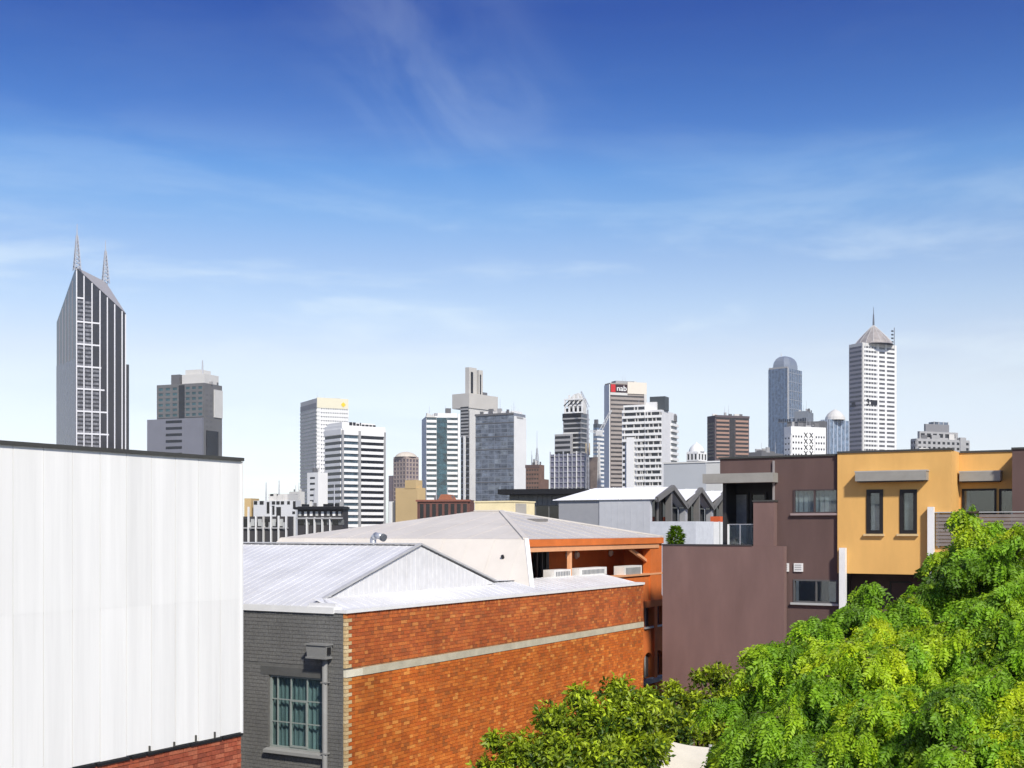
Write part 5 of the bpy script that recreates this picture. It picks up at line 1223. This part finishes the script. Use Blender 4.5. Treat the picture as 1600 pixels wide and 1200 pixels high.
# ================================================================== trees
def mesh_np(name, V, Fc, col=None, mat=None):
    me = bpy.data.meshes.new(name); nv = len(V); nf, k = Fc.shape
    me.vertices.add(nv); me.vertices.foreach_set('co', V.astype(np.float32).ravel())
    me.loops.add(nf*k); me.loops.foreach_set('vertex_index', Fc.astype(np.int32).ravel())
    me.polygons.add(nf); me.polygons.foreach_set('loop_start', np.arange(0, nf*k, k, dtype=np.int32))
    if col is not None:
        at = me.attributes.new('leafcol', 'FLOAT_COLOR', 'POINT'); c4 = np.ones((nv, 4), np.float32); c4[:, :3] = col; at.data.foreach_set('color', c4.ravel())
    me.update(calc_edges=True); me.validate()
    if mat: me.materials.append(mat)
    return me
def norm(v): return v/np.maximum(np.linalg.norm(v, axis=-1, keepdims=True), 1e-9)
def leaves(pos, d, nrm, ln, wd, fold=0.18, droop=0.15):
    """pointed leaf blades, 6 verts / 4 faces (as quads+tris merged to 2 folded quads): base, 2 sides, tip along a midrib"""
    s = norm(np.cross(d, nrm)); nrm = norm(np.cross(s, d))
    ln = ln[:, None]; wd = wd[:, None]
    base = pos; tip = pos+d*ln-nrm*ln*droop; mid = pos+d*ln*0.5
    l = mid+s*wd/2+nrm*wd*fold; r = mid-s*wd/2+nrm*wd*fold
    n = len(pos); V = np.stack([base, r, tip, l], 1).reshape(-1, 3)
    i = np.arange(n)[:, None]*4
    Fc = np.concatenate([i+np.array([0, 1, 2]), i+np.array([0, 2, 3])], 0)
    return V, Fc
def limb(mb, p, q, r0, r1, bend=0.15, n=5):
    p, q = Vector(p), Vector(q); prev = p; L_ = (q-p).length
    off = Vector((random.uniform(-1,1), random.uniform(-1,1), random.uniform(-0.3,0.6)))*bend*L_
    for i in range(1, n+1):
        f = i/n; c = p.lerp(q, f)+off*math.sin(math.pi*f); mb.tube(prev, c, r0+(r1-r0)*(i-1)/n, r0+(r1-r0)*f, n=8, cap=False); prev = c
def pix(px, py, Y): return np.array([(px-800)/F*Y, Y, CZ-(py-HY)/F*Y])

# ---- weeping pinnate-leaved tree at the right
leafA = leaf_mat('leaf_yellow_green', gloss=0.5, trans=0.42)
lobes = []   # (centre, radius, yellow)
C0 = np.array([8.6, 19.8, 4.4])
outline = [(1165,1150,19.6,0.60,0.35),(1175,1105,19.4,0.62,0.5),(1212,1050,19.3,0.62,0.55),(1245,1010,19.5,0.62,0.55),(1300,985,19.8,0.62,0.45),(1360,965,20.0,0.60,0.30),(1420,955,20.2,0.6,0.35),(1475,925,20.3,0.62,0.3),(1520,885,20.4,0.60,0.45),(1560,850,20.6,0.52,0.6),(1610,850,20.6,0.55,0.6),(1535,832,20.5,0.30,0.55),
 (1200,1170,18.6,0.62,0.3),(1250,1110,18.3,0.7,0.45),(1320,1060,18.6,0.7,0.5),(1400,1035,18.6,0.70,0.75),(1480,1000,18.8,0.72,0.55),(1550,950,19.2,0.72,0.45),(1620,930,19.2,0.7,0.5),
 (1245,1195,17.6,0.58,0.3),(1310,1160,17.4,0.65,0.25),(1390,1130,17.2,0.68,0.85),(1470,1090,17.4,0.7,0.6),(1550,1050,17.8,0.72,0.5),(1620,1020,18.0,0.7,0.45),
 (1340,1230,16.6,0.6,0.3),(1430,1215,16.4,0.6,0.55),(1510,1180,16.4,0.62,0.45),(1580,1140,16.8,0.65,0.7),(1640,1110,17,0.65,0.5),(1560,1235,15.8,0.55,0.4),(1640,1210,16,0.6,0.6),
 (1350,948,20.3,0.34,0.45),(1362,920,20.35,0.17,0.5),(1505,800,20.8,0.17,0.5),(1525,822,20.7,0.2,0.55),(1580,858,20.8,0.40,0.6),(1625,850,20.8,0.45,0.65),(1560,880,20.0,0.5,0.5),(1600,900,19.8,0.55,0.5),(1690,900,20,0.8,0.5),(1700,1020,18.5,0.8,0.5),(1760,960,19.5,0.9,0.4),(1720,1150,17,0.8,0.5)]
for (px_, py_, Y_, r_, yl) in outline: lobes.append((pix(px_+rng.normal()*8, py_+rng.normal()*6, Y_+0.3), r_*0.86, max(0.36, yl+rng.normal()*0.1)))
fp, fd, fl, fc_ = [], [], [], []
G1 = np.array([0.060, 0.130, 0.010]); G2 = np.array([0.205, 0.39, 0.016]); G3 = np.array([0.47, 0.58, 0.016])
twigs = MB()
boughs = []
for i_, (c, r_, yl) in enumerate(lobes):
    edge = i_ < 12
    boughs.append((c+np.array([0.06, 0.1, 0.05])*edge, r_*(0.86 if edge else 1.0), yl))
    if edge: boughs.append((c+np.array([0.45, 0.1, -0.42])+rng.normal(size=3)*0.12, r_*0.85, yl))
    if r_ > 0.3 and not edge:
        for _ in range(2): boughs.append((c+rng.normal(size=3)*np.array([0.38, 0.35, 0.28])-np.array([-0.08, -0.25, 0.12]), r_*rng.uniform(0.7, 1.0), max(0.3, yl+rng.normal()*0.15)))
for c, r_, yl in boughs:
    ns = int(24*(r_/0.55)**1.2)+5
    out_c = norm((c-C0)[None])[0]
    db = norm((out_c*np.array([1.1, 0.8, 0.0])+np.array([-0.25, -0.1, -0.05])+rng.normal(size=3)*np.array([0.35, 0.35, 0.15]))[None])[0]
    sb_ = norm(np.cross(db, [0, 0, 1])[None])[0]
    for k in range(ns):
        q = rng.uniform(-1, 1); tier = 1 if rng.random() < 0.22 else 0
        base = c+db*q*r_*1.25+np.array([0, 0, r_*(0.42*(1-q*abs(q))-0.25-0.55*tier)])+rng.normal(size=3)*r_*0.08
        d = norm((sb_*rng.choice([-1, 1])*rng.uniform(0.3, 1.0)+db*rng.uniform(0.1, 0.9)+np.array([0, 0, rng.uniform(0.0, 0.5)]))[None])[0]
        L_ = r_*rng.uniform(0.45, 0.95)
        side = norm(np.cross(d, [0, 0, 1])[None])[0]
        ye = np.clip(yl+rng.normal()*0.16-0.30*tier, 0, 1)  # lower tier darker green: shade beneath each crest put into leaf colour
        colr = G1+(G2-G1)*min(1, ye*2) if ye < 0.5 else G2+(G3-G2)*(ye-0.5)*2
        nf = int(26*L_/0.6)+5
        for j in range(nf):
            f = (j+0.5)/nf; p = base+d*L_*f+np.array([0, 0, -1])*L_*0.70*f*f
            sgn = 1 if j % 2 else -1
            fdv = norm((d*(0.25+0.3*f)+side*sgn*rng.uniform(0.1, 0.7)+np.array([0, 0, -rng.uniform(0.5, 1.5)])+rng.normal(size=3)*0.16)[None])[0]
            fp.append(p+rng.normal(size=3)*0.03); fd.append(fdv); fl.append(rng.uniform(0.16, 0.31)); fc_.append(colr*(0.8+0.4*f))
        if k % 3 == 0:
            e_ = base+d*L_*0.8+np.array([0, 0, -1])*L_*0.42
            twigs.tube(Vector(base), Vector(e_), 0.010, 0.004, n=4, cap=False)
    twigs.tube(Vector(c-db*r_*1.6-np.array([0, 0, r_*0.3])), Vector(c+db*r_*0.9), 0.028, 0.010, n=5, cap=False)
fp = np.array(fp); fd = np.array(fd); fl = np.array(fl); fc_ = np.array(fc_)
NP = 6
Vs, Fs, Cs = [], [], []; offv = 0
sd_ = norm(np.cross(fd, rng.normal(size=fd.shape)*0.6+np.array([0.2, -0.6, 0.6]))); nr = norm(np.cross(sd_, fd)); nr *= np.sign(nr[:, 2:3]+1e-6)
for j in range(NP):
    f = (j+0.6)/NP
    cpos = fp+fd*fl[:, None]*f+np.array([0, 0, -0.10])*(fl*f*f)[:, None]*1.5
    for sg in (1, -1):
        ld = norm(sd_*sg*0.9+fd*0.45+np.array([0, 0, -0.25])+rng.normal(size=fd.shape)*0.15)
        ln = fl*0.31*(1.05-0.5*abs(f-0.45))*rng.uniform(0.85, 1.2, len(fl))
        V, Fc = leaves(cpos, ld, nr+rng.normal(size=nr.shape)*0.25, ln, ln*0.50)
        Vs.append(V); Fs.append(Fc+offv); offv += len(V); Cs.append(np.repeat(fc_, 4, 0))
T = Thing('weeping_tree', 'large weeping tree with bright yellow-green feathery leaves before the townhouses', 'tree', (0, 0, 0), rot=0, world=Vector((9.3, 20.2, 0)))
T.org = (9.3, 20.2, 0)
V = np.concatenate(Vs)-np.array(T.org); me = mesh_np('crown', V, np.concatenate(Fs), np.concatenate(Cs), leafA)
o = bpy.data.objects.new('crown', me); COL.objects.link(o); o.parent = T.root
mb = MB(); limb(mb, (9.3, 20.2, 0), (9.2, 20.0, 2.8), 0.26, 0.20, 0.03)
T.part('trunk', mb, bark, smooth=True)
for c, r_, yl in lobes:
    if r_ < 0.25: continue
    mb = MB(); st = Vector((9.2+random.uniform(-.1,.1), 20.0, random.uniform(2.0, 3.6))); limb(mb, st, Vector(c), 0.085, 0.018, 0.10, 6); T.part('limb', mb, bark, smooth=True)
T.part('twigs', twigs, bark, kind='stuff')

# ---- broad-leaved garden trees
leafB = leaf_mat('leaf_glossy_green', gloss=0.42, trans=0.40)
def bushy(name, label, base, lobes, dens, lmean, cols, trunk_r=0.10):
    P_, D_, Nn, Ln, Cc = [], [], [], [], []
    T = Thing(name, label, 'tree', (0, 0, 0), rot=0, world=Vector((base[0], base[1], 0))); T.org = (base[0], base[1], 0)
    cen = np.mean([l[0] for l in lobes], 0)
    for c, r_ in lobes:
        ncl = int(dens*r_*r_*1.0)
        for k in range(ncl):
            d = norm((rng.normal(size=3)+np.array([0, -0.25, 0.35])+norm((c-cen)[None])[0]*0.3)[None])[0]
            q = c+d*r_*rng.uniform(0.30, 1.10)*np.array([1, 1, 0.95])
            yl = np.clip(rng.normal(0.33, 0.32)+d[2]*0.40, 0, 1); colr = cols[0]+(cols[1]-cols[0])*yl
            m = rng.integers(9, 15)
            ax_ = norm((d+np.array([0, 0, 0.5])+rng.normal(size=3)*0.3)[None])[0]
            for j in range(m):
                o_ = norm((rng.normal(size=3)+ax_*0.7)[None])[0]
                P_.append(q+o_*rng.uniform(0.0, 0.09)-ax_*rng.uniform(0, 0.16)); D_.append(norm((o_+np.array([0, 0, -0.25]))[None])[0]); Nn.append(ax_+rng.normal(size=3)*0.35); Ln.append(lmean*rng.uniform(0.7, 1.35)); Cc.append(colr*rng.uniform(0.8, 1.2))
    P_ = np.array(P_); Ln = np.array(Ln); V, Fc = leaves(P_, np.array(D_), np.array(Nn), Ln, Ln*0.46, fold=0.12, droop=0.18)
    me = mesh_np('crown', V-np.array(T.org), Fc, np.repeat(np.array(Cc), 4, 0), leafB); o = bpy.data.objects.new('crown', me); COL.objects.link(o); o.parent = T.root
    mb = MB(); zt = min(l[0][2] for l in lobes)+0.2; limb(mb, (base[0], base[1], 0), (base[0]+0.1, base[1], zt), trunk_r, trunk_r*0.7, 0.04); T.part('trunk', mb, bark, smooth=True)
    for c, r_ in lobes:
        mb = MB(); limb(mb, (base[0]+0.1, base[1], zt-0.3), Vector(c), trunk_r*0.45, 0.012, 0.12); T.part('limb', mb, bark, smooth=True)
    return T
g0 = np.array([0.050, 0.110, 0.012]); g1 = np.array([0.45, 0.57, 0.028])
lb = [(pix(px_, py_, Y_), r_) for px_, py_, Y_, r_ in ((962,1085,27.4,0.42),(905,1095,27.3,0.36),(990,1120,27.0,0.60),(930,1130,26.8,0.62),(865,1130,26.9,0.50),(1010,1175,26.6,0.45),(950,1190,26.2,0.70),(880,1185,26.2,0.62),(820,1180,26.4,0.52),(775,1160,26.7,0.26),(790,1215,26.2,0.5),(850,1240,25.9,0.7),(930,1250,25.7,0.8),(1000,1240,26.0,0.6),(760,1205,26.6,0.32),(1012,1090,27.8,0.28),(830,1290,26,0.8),(920,1310,26,0.9),(935,1165,26.9,0.75),(870,1190,26.8,0.7),(985,1165,27.0,0.6),(1035,1120,28.5,0.45),(1028,1165,28.0,0.35))]
bushy('garden_tree', 'dense glossy green tree growing before the orange brick wall', (1.6, 26.9), lb, 460, 0.13, (g0, g1), 0.11)
g0 = np.array([0.038, 0.085, 0.010]); g1 = np.array([0.45, 0.57, 0.026])
lb = [(pix(px_, py_, Y_), r_) for px_, py_, Y_, r_ in ((1050,1085,33.2,0.42),(1120,1060,33.0,0.42),(1093,1060,33.0,0.22),(1085,1110,33.0,0.62),(1040,1120,33.3,0.5),(1135,1100,32.8,0.62),(1065,1150,32.6,0.7),(1130,1150,32.4,0.7),(1180,1120,33,0.7),(1090,1200,33.0,0.8),(1030,1180,33.6,0.6),(1170,1190,32.6,0.8))]
bushy('garden_tree', 'smaller dark green tree below the blank brown wall, behind the shade sail', (5.2, 33.4), lb, 380, 0.135, (g0, g1), 0.09)

# ---- potted plant on the brown terrace
pa_, pz_ = onb(1056, 850, bg_+0.75)
PT = Thing('potted_shrub', 'slim green potted shrub on the brown terrace wall edge', 'plant', (pa_, bg_+0.75, zG-0.45))
PT.part('pot', MB().lathe((pa_, bg_+0.75, zG-0.45), [(0.15, 0), (0.20, 0.36), (0.19, 0.38), (0.10, 0.34)], 16), M('pot_grey', (0.18, 0.18, 0.18), rough=0.7))
nl = 1300; hh = np.clip(rng.uniform(0, 1, nl), 0, 1); rad = 0.24*np.sin(np.pi*np.clip(0.15+hh*0.8, 0, 1))+0.03
an = rng.uniform(0, 2*np.pi, nl); Pp = np.stack([rad*np.cos(an)*rng.uniform(0.2, 1, nl), rad*np.sin(an)*rng.uniform(0.2, 1, nl), 0.36+hh*0.72], 1)
Dd = norm(np.stack([np.cos(an), np.sin(an), rng.uniform(-0.2, 0.9, nl)], 1)); Ln = rng.uniform(0.08, 0.16, nl)
V, Fc = leaves(Pp, Dd, np.tile([0, 0, 1.0], (nl, 1))+rng.normal(size=(nl, 3))*0.3, Ln, Ln*0.4)
cc = np.array([0.07, 0.17, 0.012])+rng.uniform(0, 1, (nl, 1))*np.array([0.13, 0.18, 0.0])
o = bpy.data.objects.new('foliage', mesh_np('foliage', V, Fc, np.repeat(cc, 4, 0), leafB)); COL.objects.link(o); o.parent = PT.root
mb = MB()
for i in range(5): mb.tube((pa_+random.uniform(-.05,.05), bg_+0.75+random.uniform(-.05,.05), zG-0.15), (pa_+random.uniform(-.12,.12), bg_+0.75+random.uniform(-.12,.12), zG+0.5), 0.01, 0.005, n=5)
PT.part('stem', mb, bark)

# ---- cream shade sail between the trees
def wp(px, py, Y): return Vector(tuple(pix(px, py, Y)))
cn = [wp(1008, 1143, 30.2), wp(1108, 1168, 29.6), wp(1112, 1262, 26.6), wp(1010, 1262, 26.6)]
S = Thing('shade_sail', 'cream fabric shade sail stretched between posts amid the trees', 'shade sail', (0, 0, 0), rot=0, world=Vector((cn[3].x, cn[3].y, 0))); S.org = (cn[3].x, cn[3].y, 0)
n = 14; mb = MB(); pts = []
for i in range(n+1):
    for j in range(n+1):
        u_, v_ = i/n, j/n
        p = cn[0]*(1-u_)*(1-v_)+cn[1]*u_*(1-v_)+cn[2]*u_*v_+cn[3]*(1-u_)*v_
        inx = (cn[1]-cn[0])*(0.05*math.sin(math.pi*v_)*(1-2*u_)); iny = (cn[3]-cn[0])*(0.05*math.sin(math.pi*u_)*(1-2*v_))
        p = p+inx+iny+Vector((0, 0, -0.10*math.sin(math.pi*u_)*math.sin(math.pi*v_))); pts.append(tuple(p))
mb.poly(pts, [(i*(n+1)+j, (i+1)*(n+1)+j, (i+1)*(n+1)+j+1, i*(n+1)+j+1) for i in range(n) for j in range(n)])
S.part('fabric', mb, M('sail_cream', (0.66, 0.62, 0.52), rough=0.85, var=0.05), smooth=True)
for p in cn:
    d = Vector((p.x-(cn[0].x+cn[2].x)/2, p.y-(cn[0].y+cn[2].y)/2, 0)).normalized()*0.06
    S.part('post', MB().tube((p.x+d.x, p.y+d.y, 0), (p.x+d.x, p.y+d.y, p.z+0.06), 0.045, n=10), frame_grey)

# ================================================================== light summer haze in the air over the town
hz_m = bpy.data.materials.new('air_haze'); hz_m.use_nodes = True; n_ = hz_m.node_tree.nodes; n_.remove(n_['Principled BSDF'])
pv = n_.new('ShaderNodeVolumePrincipled'); pv.inputs['Color'].default_value = (0.90, 0.94, 1.0, 1); pv.inputs['Density'].default_value = 0.00012; pv.inputs['Anisotropy'].default_value = 0.2
hz_m.node_tree.links.new(pv.outputs[0], n_['Material Output'].inputs['Volume'])
hb = MB().box(-1500, 1500, -400, 1900, -1.2, 290)
struct('haze', hb, hz_m, kind='stuff', label='thin pale summer haze over the town')
